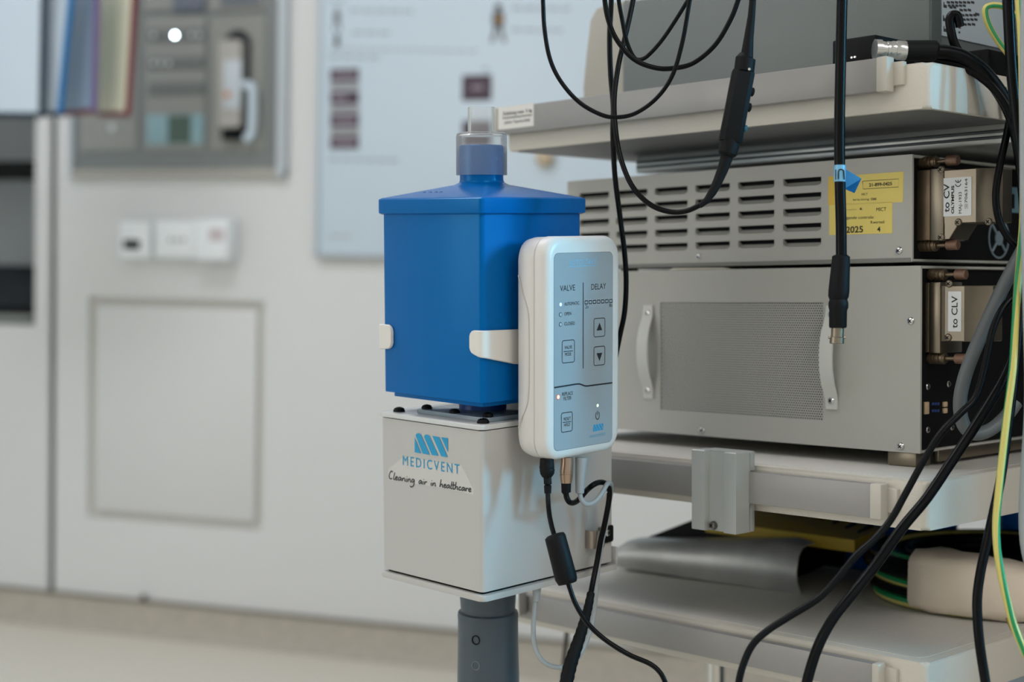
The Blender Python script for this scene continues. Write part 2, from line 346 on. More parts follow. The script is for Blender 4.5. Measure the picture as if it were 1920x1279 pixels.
# dark recess for the intercom handset
p0, p1 = wq(418, 262, .019), wq(472, 55, .019); b = B(); cx_, rz = (p0[0] + p1[0]) / 2, (p1[0] - p0[0]) / 2
pts = [(p0[0], p0[2]), (p1[0], p0[2])] + [(cx_ + rz * math.cos(a), p1[2] - rz + rz * math.sin(a)) for a in [math.pi * k / 12 for k in range(13)]]
b.prism(pts, 1, YW - .0205, YW - .0185); b.done('handset_recess', mat('dark blue recess', (4, 16, 28), .6), GP)
H = thing('intercom_handset', 'cream handset with a white cradle hook hanging in a black recess of the grey panel', 'handset', WORLD, tuple(wq(438, 255, .02)))
p0, p1 = wq(415, 240, .03), wq(457, 76, .03); b = B(); b.prism(rr((p0[0] + p1[0]) / 2, (p0[2] + p1[2]) / 2, p1[0] - p0[0], p1[2] - p0[2], .006), 1, YW - .045, YW - .021, .004); b.done('body', mat('grey cream handset', (178, 176, 170), .4), H)
p0, p1 = wq(419, 205, .046), wq(452, 112, .046); b = B(); b.box((p0[0], p1[0]), (YW - .047, YW - .0445), (p0[2], p1[2]), .0008); b.done('label_strip', mat('pale blue label', (198, 208, 214), .4), H)
c = wq(426, 177, .048); b = B(); b.lathe((c[0], YW - .047, c[2]), (0, -1, 0), [(.007, 0), (.007, .002), (.004, .003)], 14); b.done('button', mat('orange button', (206, 132, 96), .5), H)
pts = [wq(454, 160, .035), wq(466, 160, .035), wq(473, 168, .035), wq(474, 200, .035), wq(473, 235, .035), wq(470, 255, .035), wq(460, 260, .035)]
b = B(); b.tube(smooth_path(pts), .0095, 10); b.done('hook', mat('white hook', (206, 222, 232), .35), H)
p0, p1 = wq(419, 262, .03), wq(452, 247, .03); b = B(); b.box((p0[0], p1[0]), (YW - .04, YW - .02), (p0[2], p1[2]), .003); b.done('foot', BLACKM, H)

# three wall sockets
for i, (l, r_, t, bt, lab) in enumerate(((226, 285, 415, 485, 'white socket with a black plug hole, first of the row below the grey panel'), (292, 370, 413, 484, 'plain white socket plate between its two neighbours below the grey panel'), (378, 440, 412, 488, 'white socket with a pale printed mark, deepest box at the end of the row'))):
    p0, p1 = wq(l, bt, .02), wq(r_, t, .02); s = thing('wall_socket', lab, 'socket', WORLD, (p0[0], YW, p0[2]), 'wall sockets below the grey panel')
    dpt = .05 if i == 2 else .028
    b = B(); b.box((p0[0], p1[0]), (YW - dpt, YW), (p0[2], p1[2]), .004); b.done('faceplate', mat('white socket plastic', (242, 247, 250), .3), s)
    if i == 0:
        p0, p1 = wq(232, 467, dpt), wq(262, 450, dpt); b = B(); b.box((p0[0], p1[0]), (YW - dpt - .003, YW - dpt + .004), (p0[2], p1[2]), .002); b.done('plug_hole', BLACKM, s)
    elif i == 1:
        for xx in (320, 332, 344):
            c = wq(l + (xx - 292), 450, dpt); b = B(); b.lathe((c[0], YW - dpt, c[2]), (0, -1, 0), [(.005, 0), (.004, .0015)], 12); b.done('contact', mat('grey contact', (150, 156, 158), .5), s)
    else:
        p0, p1 = wq(392, 452, dpt), wq(420, 428, dpt); b = B(); b.box((p0[0], p1[0]), (YW - dpt - .001, YW - dpt), (p0[2], p1[2])); b.done('printed_mark', mat('pale pink print', (206, 196, 200), .5), s)
b = B(); q = wq(275, 1122); b.lathe((q[0], YW - .008, q[2] + .004), (0, -1, 0), [(.006, 0), (.008, .004), (.004, .012)], 10); tag(b.done('door_stop', mat('dark stop', (96, 92, 80), .6), fr=WORLD, base=tuple(q)), 'small dark stop on top of the skirting below the hatch', 'door stop')

# rack of coloured display pockets at top left
PD = .30
DP = thing('document_pocket_rack', 'rack of clear document pockets with coloured edges at the top of the wall', 'document rack', WORLD, tuple(wq(120, 0, PD)))
def pocket(l0, l1, r0, r1, bl, br, edge, sheet, dl, dr, lab, eb=None):
    # pixel left/right edges at the bottom (0) and top (1), bottom y left/right, distance off the wall at left and right
    P = [wq(l0, bl, dl), wq(r0, br, dr), wq(r1, -90, dr), wq(l1, -90, dl)]
    n = np.cross(P[1] - P[0], P[3] - P[0]); n = nrm(n) * .002
    b = B(); b.loft([[p - n * .4 for p in P], [p + n * .4 for p in P]]); o = tag(b.done('pocket_sheet', sheet, DP, smooth=20), lab)
    b = B(); b.tube([P[1], P[2]], .0062, 8); b.done('edge_profile', edge, o)
    b = B(); b.tube([P[0], P[1]], .0055, 8); b.done('edge_profile', eb or edge, o)
SH = mat('glossy document sheet', (192, 208, 220), .2); SHB = mat('blue document sheet', (150, 176, 200), .3); SHY = mat('yellow document sheet', (232, 232, 204), .4)
TEAL = mat('dark teal profile', (4, 40, 58), .4); BLP = mat('blue profile', (0, 110, 170), .4); RED = mat('red profile', (112, 24, 40), .4); PUR = mat('violet profile', (110, 92, 140), .4)
pocket(-120, -110, 78, 84, 214, 216, TEAL, SH, .42, .40, 'pale clear pocket with a dark teal edge')
pocket(84, 90, 112, 142, 214, 212, BLP, SH, .36, .40, 'pale pocket with a bright blue edge', TEAL)
pocket(112, 140, 176, 184, 214, 208, PUR, SHB, .30, .36, 'bluish pocket with violet and red edges', RED)
pocket(186, 196, 240, 258, 214, 214, RED, SHY, .26, .32, 'yellowish pocket with a dark red edge', RED)

# printed board on the wall
bl = wq(588, 480, .02); BT, BRX = 1.75, .35
NB = thing('notice_board', 'white printed board on the wall behind the blue canister', 'board', WORLD, (bl[0], YW, bl[2]))
b = B(); b.box((bl[0], BRX), (YW - .016, YW), (bl[2], BT), .003); b.done('board', mat('board white', (203, 219, 230), .3), NB)
b = B()
b.box((bl[0], bl[0] + .01), (YW - .02, YW), (bl[2], BT), .002); b.box((bl[0], BRX), (YW - .02, YW), (bl[2], bl[2] + .008), .002); tag(b.done('frame', mat('board edge', (190, 202, 210), .35), NB), 'pale aluminium edge')
PURP = mat('plum print', (72, 56, 70), .5); PRINT = mat('grey print', (160, 170, 178), .5); PRINTL = mat('pale print', (180, 188, 194), .5); PRINTD = mat('dark print', (52, 56, 62), .5); TAN = mat('tan print', (170, 130, 70), .5)
def printrect(l, t, r_, bt, m, name='printed_block', off=.0165):
    p0, p1 = wq(l, bt, off), wq(r_, t, off); b = B(); b.box((p0[0], p1[0]), (YW - off - .0004, YW - .0158), (p0[2], p1[2])); return b.done(name, m, NB)
for t, k in ((128, 40), (171, 24), (213, 40), (255, 40)):
    printrect(619, t, 673, t + 25, PURP); printrect(626, t + 8, 626 + k, t + 16, mat('pale on plum', (150, 140, 150), .5), 'printed_word', .0172)
for t in (155, 198, 240): printrect(619, t - 1, 673, t + 14, mat('grey print band', (150, 150, 152), .5))
printrect(866, 140, 922, 189, PURP); printrect(884, 160, 906, 168, mat('pale on plum', (150, 140, 150), .5), 'printed_word', .0172); printrect(866, 226, 922, 276, PURP)
for l, t, r_, m in ((655, 16, 780, PRINT), (660, 57, 735, PRINT), (617, 104, 715, PRINT), (617, 296, 750, PRINT), (960, 6, 1075, PRINT), (958, 47, 1060, PRINT), (617, -2, 650, PRINT), (620, 440, 660, PRINTL), (905, 122, 918, PRINT), (620, 88, 900, PRINTL)):
    n = max(2, int((r_ - l) / 22))
    for k in range(n):
        a = l + (r_ - l) * k / n; printrect(a, t + .018 * (a - 600), l + (r_ - l) * (k + .8) / n, t + 5 + .018 * (a - 600), m, 'printed_word')
def figure(cx, top, hh, m, waist=None):
    o = B(); s = hh
    def P(x, y): q = wq(cx + x * s, top + y * s, .0165); return (q[0], q[2])
    parts = [disc2(0, .1, .1), [(-.13, .22), (.13, .22), (.16, .5), (.1, .62), (-.1, .62), (-.16, .5)], [(-.1, .6), (-.01, .6), (-.12, 1), (-.2, 1)], [(.01, .6), (.1, .6), (.2, 1), (.12, 1)]]
    for q in parts: o.prism([P(*p) for p in q][::-1], 1, YW - .0168, YW - .0158)
    o.done('printed_figure', m, NB)
figure(632, 14, 44, mat('grey figure', (120, 126, 132), .5)); figure(632, 62, 32, PRINTD); figure(934, 6, 74, mat('dark figure', (84, 86, 90), .5))
printrect(924, 22, 944, 36, PRINTD, off=.0175); printrect(930, 30, 942, 42, TAN, off=.018)
c = wq(1020, 296, .03); b = B(); b.lathe((c[0], YW - .016, c[2]), (0, -1, 0), [(.016, 0), (.018, .012), (.01, .02)], 16); tag(b.done('board_magnet', mat('tan magnet', (196, 178, 150), .5), fr=WORLD, base=(c[0], YW - .016, c[2])), 'small tan magnet on the printed board in the gap under the top shelf', 'magnet')
# ------------------------------------------------------------------ air filter unit (frame BOX: u right/near, v right/far, w up)
UB, VB = -.115, .1448
FB = thing('filter_fan_box', 'white metal box with a cyan company logo under the blue canister', 'equipment box', BOX, (-.0575, .0724, 0))
b = B(); b.box((UB, 0), (0, VB), (.0004, .1203), .0035, 3, only=2); b.done('housing', WHITE, FB)
b = B(); b.box((UB + .003, -.003), (.003, VB - .003), (-.004, .1235), .002, 2, only=2); tag(b.done('inner_liner', DARK, FB), 'black gap showing above the base plate')
b = B(); b.prism(rr(UB / 2 - .0003, VB / 2, -UB + .0022, VB + .002, .004), 2, .1212, .1248, .0006); tag(b.done('top_plate', mat('glossy grey white lid', (206, 209, 209), .1, spec=.9), FB), 'glossy pale lid plate')
b = B(); b.prism(rr(UB / 2 + .0006, VB / 2 + .001, -UB + .0036, VB + .006, .004), 2, -.0062, -.0018, .0008)
b.box((UB + .004, .0015), (VB + .0015, VB + .004), (-.005, .012), .001); b.done('base_plate', WHITE, FB)
fl = B(); fl.prism(rr(-.0475, .0535, .081, .083, .004), 2, .125, .1282, .0006); fl = fl.done('spout_flange', mat('blue grey flange plate', (126, 142, 152), .12, spec=.8), FB)
for p in ((-.104, .0095), (-.0085, .0095), (-.0085, .135), (-.104, .135)): screw(FB, (*p, .1248), (0, 0, 1), .0046, m=BLACKM, h=.0035)
for p in ((-.082, .019), (-.0135, .019), (-.0135, .088), (-.082, .088), (-.0475, .0165)): screw(FB, (*p, .1282), (0, 0, 1), .0042, m=BLACKM, h=.0032)
fn0 = lambda q, l: (q[0], -l, q[1])
def zl(x, y, k=9.135, ox=720, oy=800): p = Q(BOX, 1, 0, ox + x / k, oy + y / k); return (p[0], p[2])
b = B()
pts = [zl(*p) for p in ((70, 735), (330, 520), (1320, 660), (1540, 1080), (1535, 1165), (1100, 1075), (300, 935), (90, 925))]
b.prism(pts[::-1], 1, -.00012, .0002); b.done('label_film', mat('label film', (202, 202, 198), .3), FB)
def logo(parent, polys, fn, m, name='logo_stripe'):
    for q in polys:
        b = B(); b.poly([fn(p) for p in q]); b.done(name, m, parent)
def top_round(p, l, r_):                                   # arch over the top of a stripe, pixel space
    return [((l[0] + r_[0]) / 2 + (l[0] - r_[0]) / 2 * math.cos(math.pi * k / 8), (l[1] + (r_[1] - l[1]) * (1 - math.cos(math.pi * k / 8)) / 2) - p * math.sin(math.pi * k / 8)) for k in range(9)]
LOGO = [[(530, 190), (640, 458), (532, 440)], top_round(46, (548, 152), (652, 168)) + [(790, 482), (668, 462)], top_round(46, (692, 176), (798, 190)) + [(940, 502), (825, 485)],
        [(832, 158), (950, 180), (1097, 525), (985, 505)], [(985, 180), (1100, 200), (1100, 440)]]
logo(FB, LOGO, lambda p: (zl(*p)[0], -.0004, zl(*p)[1]), CYAN)
A0, B0 = zl(328, 655), zl(1300, 815); txt(FB, 'MEDICVENT', (A0[0], 0, A0[1]), (B0[0], 0, B0[1]), .0072, (0, -1, 0), CYAN, offset=0.001, space=1.35, lift=.0004)
# handwriting: strokes in zoomed photo pixels along a sloped baseline
G = {'C': ([[(42, -118), (30, -132), (12, -112), (-2, -60), (0, -20), (14, -4), (34, -14)]], 46), 'l': ([[(22, -118), (10, -50), (6, -12), (14, 0), (24, -8)]], 26),
     'e': ([[(4, -26), (24, -34), (30, -48), (20, -56), (6, -40), (4, -14), (16, 0), (36, -14)]], 38), 'a': ([[(36, -48), (22, -56), (6, -34), (4, -10), (14, -2), (30, -28), (37, -50), (34, -14), (44, -4)]], 48),
     'n': ([[(4, -50), (4, 0), (10, -30), (26, -52), (34, -44), (34, -12), (44, -2)]], 48), 'i': ([[(8, -48), (5, -8), (14, -2)], [(14, -84), (18, -78)]], 22),
     'g': ([[(36, -48), (20, -56), (6, -34), (6, -12), (18, -6), (34, -34), (38, -50), (34, 10), (20, 58), (-4, 74), (-16, 58)]], 48), 'r': ([[(4, -50), (6, 0), (10, -30), (22, -48), (36, -46)]], 38),
     'h': ([[(18, -124), (8, -50), (2, 0), (10, -30), (24, -50), (34, -42), (32, -10), (42, 0)]], 48), 't': ([[(16, -120), (8, -40), (8, -8), (18, 0), (26, -8)], [(-6, -62), (34, -70)]], 30),
     'c': ([[(32, -44), (20, -54), (6, -34), (4, -12), (16, 0), (34, -12)]], 38), ' ': ([], 44)}
b = B(); x = 0; s_ = 'Cleaning air in healthcare'; tot = sum(G[c][1] for c in s_)
for ch in s_:
    for st in G[ch][0]:
        P2 = smooth_path([np.array((px, py, 0)) for px, py in st], 4) if len(st) > 2 else [np.array((*q, 0)) for q in st]
        out = []
        for q in P2:
            X_ = (x + q[0]) / tot; Y_ = 895 + 225 * X_ + q[1] * 1.06; out.append(zl(98 + 1405 * X_, Y_))
        stroke(b, out,   .0009, fn0, .0004)
    x += G[ch][1]
tag(b.done('handwritten_line', INKG, FB), 'dark handwritten slogan')

# blue canister
CN = thing('filter_canister', 'bright blue square plastic canister with a sloped lid standing above the white box', 'canister', BOX, (-.055, .053, .125))
b = B(); b.box((-.1112, .001), (0, .1062), (.1412, .2800), .0035, 3, only=2); b.box((-.106, -.004), (.005, .101), (.1375, .142), .003, 2, only=2); b.done('body', BLUE, CN)
N = 6; b = B()
def sq(o, r_, z): return [(p[0], p[1], z) for p in rr(-.0548, .0532, .1180 - 2 * o, .1125 - 2 * o, r_, N)]
def ci(r_, z): return [(-.0548 + r_ * math.cos(t), .0532 + r_ * math.sin(t), z) for t in [math.radians(90 * (k // (N + 1)) + 90 * (k % (N + 1)) / N) for k in range(4 * (N + 1))]]
b.loft([sq(.0022, .003, .2785), sq(.0002, .004, .2795), sq(0, .004, .2805), sq(0, .004, .2898), sq(.0006, .004, .2906), sq(.0016, .004, .2912), ci(.021, .3012), ci(.0176, .3030), ci(.0172, .304)]); b.done('lid', BLUE, CN, 28)
b = B(); b.lathe((-.0548, .0532, .302), (0, 0, 1), [(.0180, -.003), (.0172, 0), (.0168, .004), (.0168, .0288), (.0160, .0294), (.0150, .0294), (.0150, .012)], 40); b.done('neck', BLUE, CN)
b = B(); b.lathe((-.0548, .0532, .1283), (0, 0, 1), [(.0185, 0), (.0185, .012), (.019, .0135)], 40); tag(b.done('outlet_spout', BLUED, CN), 'dark blue round outlet under the canister')
b = B()
for px, py, wv in ((795, 367, 10), (806, 366, 6), (817, 365.5, 8), (826, 365, 6)):
    p = np.array(Q(BOX, 1, .012, px, py)); p[2] = .2953; b.tube([p + (-.0016, 0, -.0003), p + (0, .0014, .0002), p + (.0018, 0, -.0002)], .0005, 6)
b.done('embossed_mark', mat('dark blue emboss', (0, 60, 120), .4), CN)
AD = thing('tube_adapter', 'clear stepped plastic tube adapter pushed onto the blue canister neck', 'adapter', BOX, (-.0548, .0532, .309))
b = B(); b.lathe((-.0548, .0532, .3085), (0, 0, 1), [(.0180, .0), (.0197, 0), (.0196, .0295), (.0190, .0318), (.0175, .0326), (.0112, .0327), (.0106, .0335), (.0104, .0518), (.0094, .0518), (.0096, .034), (.0100, .0318), (.0165, .0312), (.0178, .030)], 48); b.done('adapter_shell', CLEAR, AD)
# ring must close on itself: add the inner wall
b = B(); b.lathe((-.0548, .0532, .3085), (0, 0, 1), [(.0179, .0298), (.01795, .0002)], 48, cap=False); b.done('inner_wall', CLEAR, AD)

# holder with two hooked arms round the canister
HD = thing('canister_holder', 'off-white plastic holder hooking its two arms round the blue canister', 'holder', BOX, (-.055, .112, .125))
q = [Q(BOX, 1, -.0015, *p) for p in ((883, 619), (883, 663))]; ul, wt, wb = q[0][0], q[0][2], q[1][2]
def arm(path, top, bot, th):                               # swept strap: path of (u,v), heights per point
    b = B(); rings = []; P = [np.array(p, float) for p in path]
    for i, p in enumerate(P):
        t = P[min(i + 1, len(P) - 1)] - P[max(i - 1, 0)]; t = t / np.linalg.norm(t); n = np.array([t[1], -t[0]]) * th / 2; e = .0006
        z0, z1 = bot[i], top[i]; a, c = p - n, p + n; a2, c2 = p - n * .5, p + n * .5
        rings.append([(a[0], a[1], z0 + e), (a2[0], a2[1], z0), (c2[0], c2[1], z0), (c[0], c[1], z0 + e), (c[0], c[1], z1 - e), (c2[0], c2[1], z1), (a2[0], a2[1], z1), (a[0], a[1], z1 - e)])
    b.loft(rings); return b
P_ = [(ul, -.0018), (ul + .0008, -.0018), (ul + .002, -.0018), (ul + .004, -.0018), (-.001, -.0018), (.001, -.0014), (.0024, 0), (.0028, .003), (.0028, .015), (.0028, .03), (.0030, .06), (.0032, .118)]
k = len(P_); tp = [wt - .004, wt - .0018, wt - .0006, wt, .1944, .1944, .1944, .1943, .1940, .1936, .193, .193]; bt_ = [wb + .004, wb + .0018, wb + .0004, wb - .0004, .1752, .1748, .1744, .1738, .1712, .1680, .165, .165]
b = arm(P_, tp, bt_, .0028); b.done('arm', WHITEC, HD, 40)
ur = Q(BOX, 1, -.0018, 735, 612)[0]
P2_ = [(ur, -.0018), (ur - .0008, -.0018), (ur - .002, -.0018), (ur - .004, -.0018), (-.1112, -.0018), (-.1128, -.0008), (-.1134, .001), (-.1136, .02), (-.1136, .118)]
tp = [.1895, .1917, .193, .1938, .1938, .1938, .1938, .1938, .193]; bt_ = [.1795, .1772, .1758, .1750, .1742, .174, .174, .172, .168]
b = arm(P2_, tp, bt_, .0028); b.done('arm', WHITEC, HD, 40)
b = B(); b.box((-.1148, .0044), (.112, .118), (.126, .2), .002); b.done('back_plate', WHITEC, HD)

# control unit (frame CTRL: u out of the face, v right, w up)
CU = thing('control_unit', 'white control box with a printed pale blue keypad on the side of the white box', 'controller', CTRL, (-.03, .043, .08))
cw, chh, cv, cz = .0866, .1625, .0436, .0807
def rg(u, ins, r_, dz=0): return [(u, p[0], p[1]) for p in rr(cv, cz + dz, cw - 2 * ins, chh - 2 * ins, r_, 7)]
b = B(); b.loft([rg(-.0325, .008, .012), rg(-.0312, .0045, .013), rg(-.028, .0015, .014), rg(-.022, .0002, .015), rg(-.0125, .0, .015), rg(-.0117, .0006, .015)]); b.done('back_shell', WHITEP, CU, 40)
b = B(); b.loft([rg(-.0122, .0024, .014), rg(-.0110, .0024, .014), rg(-.0108, -.0004, .015), rg(-.006, -.0004, .015), rg(-.0028, .0006, .0145), rg(-.0010, .0022, .014), rg(-.0002, .0042, .013), rg(0, .006, .011)]); b.done('front_shell', WHITEP, CU, 40)
fc = [Q(CTRL, 0, 0, *p) for p in ((1036.5, 475), (1148.5, 473), (1041, 846.5), (1147.5, 827))]
fv0, fv1, fz0, fz1 = (fc[0][1] + fc[2][1]) / 2, (fc[1][1] + fc[3][1]) / 2, (fc[2][2] + fc[3][2]) / 2, (fc[0][2] + fc[1][2]) / 2
b = B(); b.prism([(p[0], p[1]) for p in rr((fv0 + fv1) / 2, (fz0 + fz1) / 2, fv1 - fv0 + .0006, fz1 - fz0 + .0006, .0045)], 0, -.0006, .00006); b.done('keypad_rim', mat('keypad shadow line', (92, 104, 110), .5), CU)
b = B(); b.prism([(p[0], p[1]) for p in rr((fv0 + fv1) / 2, (fz0 + fz1) / 2, fv1 - fv0, fz1 - fz0, .0042)], 0, -.0006, .00014); tag(b.done('keypad_membrane', FACE, CU), 'pale grey blue keypad')
b = B(); sd = [(-.0318, .012), (-.027, .125), (-.0255, .118)]
sp = smooth_path([np.array((u, .0002, z)) for u, z in ((-.0272, .134), (-.0225, .121), (-.0175, .108), (-.0165, .092), (-.0165, .055), (-.0185, .04), (-.0235, .03), (-.0272, .0225))], 6)
b.tube(sp, .00035, 6); b.done('side_seam', mat('shell seam', (186, 185, 180), .5), CU)
fnc = lambda q, l: (l, q[0], q[1])
def fp(x, y): p = Q(CTRL, 0, .0002, x, y); return (p[1], p[2])
def ft(s, x0, y0, x1, y1, h, m=INK, **kw):
    a, c = fp(x0, y0), fp(x1, y1); return txt(CU, s, (0, *a), (0, *c), h, (1, 0, 0), m, lift=.0003, **kw)
mm = 1 / 2330                                              # metres per photo pixel in height at the face
ft('AUTOSTART', 1066.5, 497.5, 1119, 495.5, 9.2 * mm, CYANL, shear=.25, space=1.1)
ft('VALVE', 1050, 546.5, 1078, 544.5, 9.8 * mm, offset=-.002); ft('DELAY', 1108.5, 543.5, 1136, 541.5, 9.8 * mm, offset=-.002)
ft('AUTOMATIC', 1058, 573.5, 1086, 571, 5.6 * mm); ft('OPEN', 1058, 592, 1071, 590.6, 5.6 * mm); ft('CLOSED', 1058, 610.5, 1077.5, 609, 5.6 * mm)
ft('2s', 1097.5, 578.5, 1103, 578, 5.8 * mm); ft('8s', 1142.3, 575.5, 1147.5, 575, 5.8 * mm)
ft('VALVE', 1058.5, 655, 1072.5, 653.5, 5.6 * mm); ft('MODE', 1059.5, 668, 1071, 666.6, 5.6 * mm)
ft('REPLACE', 1054, 742.5, 1074, 740, 5.8 * mm); ft('FILTER', 1056.5, 751, 1071, 749, 5.8 * mm)
ft('RESET', 1057, 789, 1070, 787.2, 5.4 * mm); ft('HOLD', 1057.5, 800, 1068.5, 798.5, 5.4 * mm)
ft('MEDICVENT', 1106, 821.5, 1135.5, 816.2, 4.8 * mm, CYANM, space=1.15)
def fl_(pts, wd, m=INK, nm='printed_line'):
    b = B(); stroke(b, [fp(*p) for p in pts], wd, fnc, .0003); return b.done(nm, m, CU)
fl_([(1065, 500), (1119.5, 498)], .0004, CYANL); fl_([(1093.4, 530), (1093.4, 691)], .0008); 
fl_([(1039, 727), (1081, 720.2), (1086, 720), (1091, 721.5), (1096, 723.6), (1100, 724), (1148, 717.8)], .0011)
fl_([(1056.5, 659.5), (1074, 657.8)], .0005); fl_([(1055, 792.5), (1070.5, 790.3)], .0005)
def key(l, t, r_, bt, dl, nm='key_outline', rad=.0016):
    a, c = fp((l + r_) / 2, (t + bt) / 2), None; L_, R_ = fp(l, (t + bt) / 2)[0], fp(r_, (t + bt) / 2)[0]; hh = (bt - t) * mm
    o = rr(a[0], a[1], R_ - L_, hh, rad); b = B(); stroke(b, o + [o[0]], .00055, fnc, .0003); return b.done(nm, INK, CU)
key(1054, 640, 1077, 678, 0); key(1113.5, 598, 1134, 630, 0); key(1113.5, 651, 1134, 683.5, 0); key(1052.5, 775, 1073, 808, 0)
for pts in ([(1118.5, 620), (1129, 619), (1124, 605)], [(1118.5, 662.5), (1129, 661.5), (1124, 677)]):
    b = B(); b.poly([(.0003, *fp(*p)) for p in pts]); b.done('arrow_mark', INK, CU)
for k in range(7): 
    xx = 1099.2 + 7.67 * k; yy = 567 - .44 * k; key(xx - 2.6, yy - 2.7, xx + 2.6, yy + 2.7, 0, 'delay_step', .0002)
def led(x, y, rv, m, ring):
    c_ = fp(x, y); b = B(); b.m(0).prism(disc2(c_[0], c_[1], rv * 1.35, 20), 0, 0, .0003); b.m(1).prism(disc2(c_[0], c_[1], rv, 20), 0, .0003, .0004); return b.done('indicator_led', [ring, m], CU)
DLED = mat('unlit lens', (176, 190, 196), .3)
tag(led(1051, 571, .0012, mat('lit blue white led', (200, 232, 255), .4, emit=1.1), mat('pale blue ring', (120, 180, 225), .4)), 'lit blue white indicator')
led(1051, 590, .0012, DLED, INK); led(1051, 608.5, .0012, DLED, INK)
tag(led(1046.5, 744.5, .0015, mat('lit orange led', (255, 206, 176), .4, emit=.8), mat('orange ring', (214, 96, 66), .4)), 'lit orange filter indicator')
tag(led(1120.3, 760.5, .0010, mat('lit green led', (222, 255, 214), .4, emit=1.3), mat('pale green ring', (176, 214, 176), .4)), 'lit green power indicator')
c_ = fp(1120.3, 779); arc = [(c_[0] + .0022 * math.sin(a), c_[1] + .0030 * math.cos(a)) for a in [math.radians(38 + 284 * k / 20) for k in range(21)]]
b = B(); stroke(b, arc, .00065, fnc, .0003); stroke(b, [(c_[0], c_[1] + .0036), (c_[0], c_[1] + .0002)], .00065, fnc, .0003); b.done('power_symbol', INK, CU)
def lp(p):                                                 # logo again, mapped to its place on the keypad
    fx, fy = (p[0] - 530) / 570, (p[1] - 112) / 413; yy = 797 + fy * 15.5 - fx * 8 * .12 - .0; return (.0003, *fp(1112 + fx * 19, yy - (p[0] - 530) / 570 * 2.5 - .0))
UPR = [[(p[0], p[1] - (p[0] - 530) * .14) for p in q] for q in LOGO]
logo(CU, UPR, lp, CYAN)

# grey pipe carrying the unit, down to a round foot on the floor
px_, py_ = -.0552, .058; zf = -(CAMH) # floor in the BOX frame is about this far down
foot = BOX.w((px_, py_, 0))[2] / BOX.R[2, 2]
PP = thing('stand_pipe', 'grey plastic drain pipe with a wider socket carrying the white box', 'pipe', BOX, (px_, py_, -foot))
b = B(); b.lathe((px_, py_, 0), (0, 0, -1), [(.0222, .0062), (.0222, .022), (.0212, .0375), (.0212, .046)], 40); b.done('pipe', PVC, PP)
b = B(); b.lathe((px_, py_, 0), (0, 0, -1), [(.0214, .0335), (.0236, .0345), (.0241, .0375), (.0238, .041), (.0240, .06), (.0246, .085), (.0246, foot - .03)], 40); b.done('socket', PVC, PP)
def ring_on_pipe(x, y, m):
    b = B(); c = BOX.inv(W(x, y, 1.178)); c = np.array((px_, py_, c[2])) ; d = np.array(Q(BOX, 2, c[2], x, y)); o = BOX.inv((0, 0, CAMH)); v = d - o; v = nrm(np.array((v[0], v[1], 0)))
    # nearest point of the pipe wall along the sight line
    f = o[:2] - np.array((px_, py_)); bb = f @ v[:2]; cc = f @ f - .0243 ** 2; t = -bb - math.sqrt(max(0, bb * bb - cc)); h = o[:2] + v[:2] * t; nn = nrm(np.array((h[0] - px_, h[1] - py_, 0))); tt = np.array((-nn[1], nn[0], 0))
    pts = [np.array((h[0], h[1], c[2])) + tt * .0031 * math.cos(a) + np.array((0, 0, .0034)) * math.sin(a) for a in [2 * math.pi * k / 20 for k in range(21)]]
    b.tube(pts, .00045, 6); return b.done('moulded_ring', m, PP)
ring_on_pipe(892, 1203, BLACKM); ring_on_pipe(892, 1252, mat('pvc mark', (104, 114, 118), .5))
b = B(); b.lathe((px_, py_, -foot), (0, 0, 1), [(.14, 0.001), (.14, .012), (.13, .016), (.035, .03), (.03, .05)], 40); b.done('foot_plate', PVC, PP)
# ------------------------------------------------------------------ equipment trolley (frame RACK: u right/near along the front, v back, w up)
VS, UL, UR, VBK = -.0685, -.384, .047, .40
VR = -.0801
TR = thing('equipment_trolley', 'cream equipment trolley with three shelves and aluminium front rails', 'trolley', RACK, (-.17, .17, -.62))
def shelf(top, th, hollow):
    b = B(); o = rr((UL + UR) / 2, (VS + VBK) / 2, UR - UL, VBK - VS, .005, 5)
    b.prism(o, 2, top - th, top, .0035, 3); s = b.done('shelf', SHELF, TR, 40)
    b = B(); b.prism(rr((UL + UR) / 2, (VS + VBK) / 2 + .002, UR - UL - .02, VBK - VS - .016, .01, 5), 2, top - .001, top + .0003); b.done('shelf_mat', SHELFT, s)
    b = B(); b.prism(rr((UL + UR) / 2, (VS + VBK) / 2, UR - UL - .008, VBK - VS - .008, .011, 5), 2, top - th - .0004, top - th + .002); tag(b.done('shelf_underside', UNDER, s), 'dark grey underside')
    return s
T1, T2, T3 = .2855, -.0116, -.1415
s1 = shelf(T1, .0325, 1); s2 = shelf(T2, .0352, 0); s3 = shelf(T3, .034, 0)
def rail(z0, z1, u0, u1, ucap, ubr, left_cap=True):
    b = B(); b.box((u0, u1), (VR, VR + .0085), (z0, z1), .0006); r = b.done('rail', ALU, TR)
    b = B(); b.box((u1 - .0003, ucap), (VR - .0008, VR + .0093), (z0 - .0006, z1 + .0006), .0012); b.done('end_cap', CAP, r)
    b = B(); b.box((u0 - .006, u0 + .0003), (VR - .0008, VR + .0093), (z0 - .0006, z1 + .0006), .0012); b.done('end_cap', CAP, r)
    for uu in (ubr - .027, u0 + .03, (u0 + u1) / 2 + .03):
        b = B(); b.box((uu, uu + .03), (VR + .008, VS + .001), (z0 + .004, z1 - .003), .0008); b.done('stand_off', CAP, r)
    return r
r1 = rail(.267, .2908, -.384, .0123, .021, .026); r2 = rail(-.0400, -.0154, -.384, .008, .0173, .022); r3 = rail(-.1675, -.1460, -.384, .010, .0156, .022)
def on1(x, y): return Q(RACK, 1, VR, x, y)
c = [on1(*p) for p in ((934, 202), (1001, 193), (1001, 236), (934, 244))]
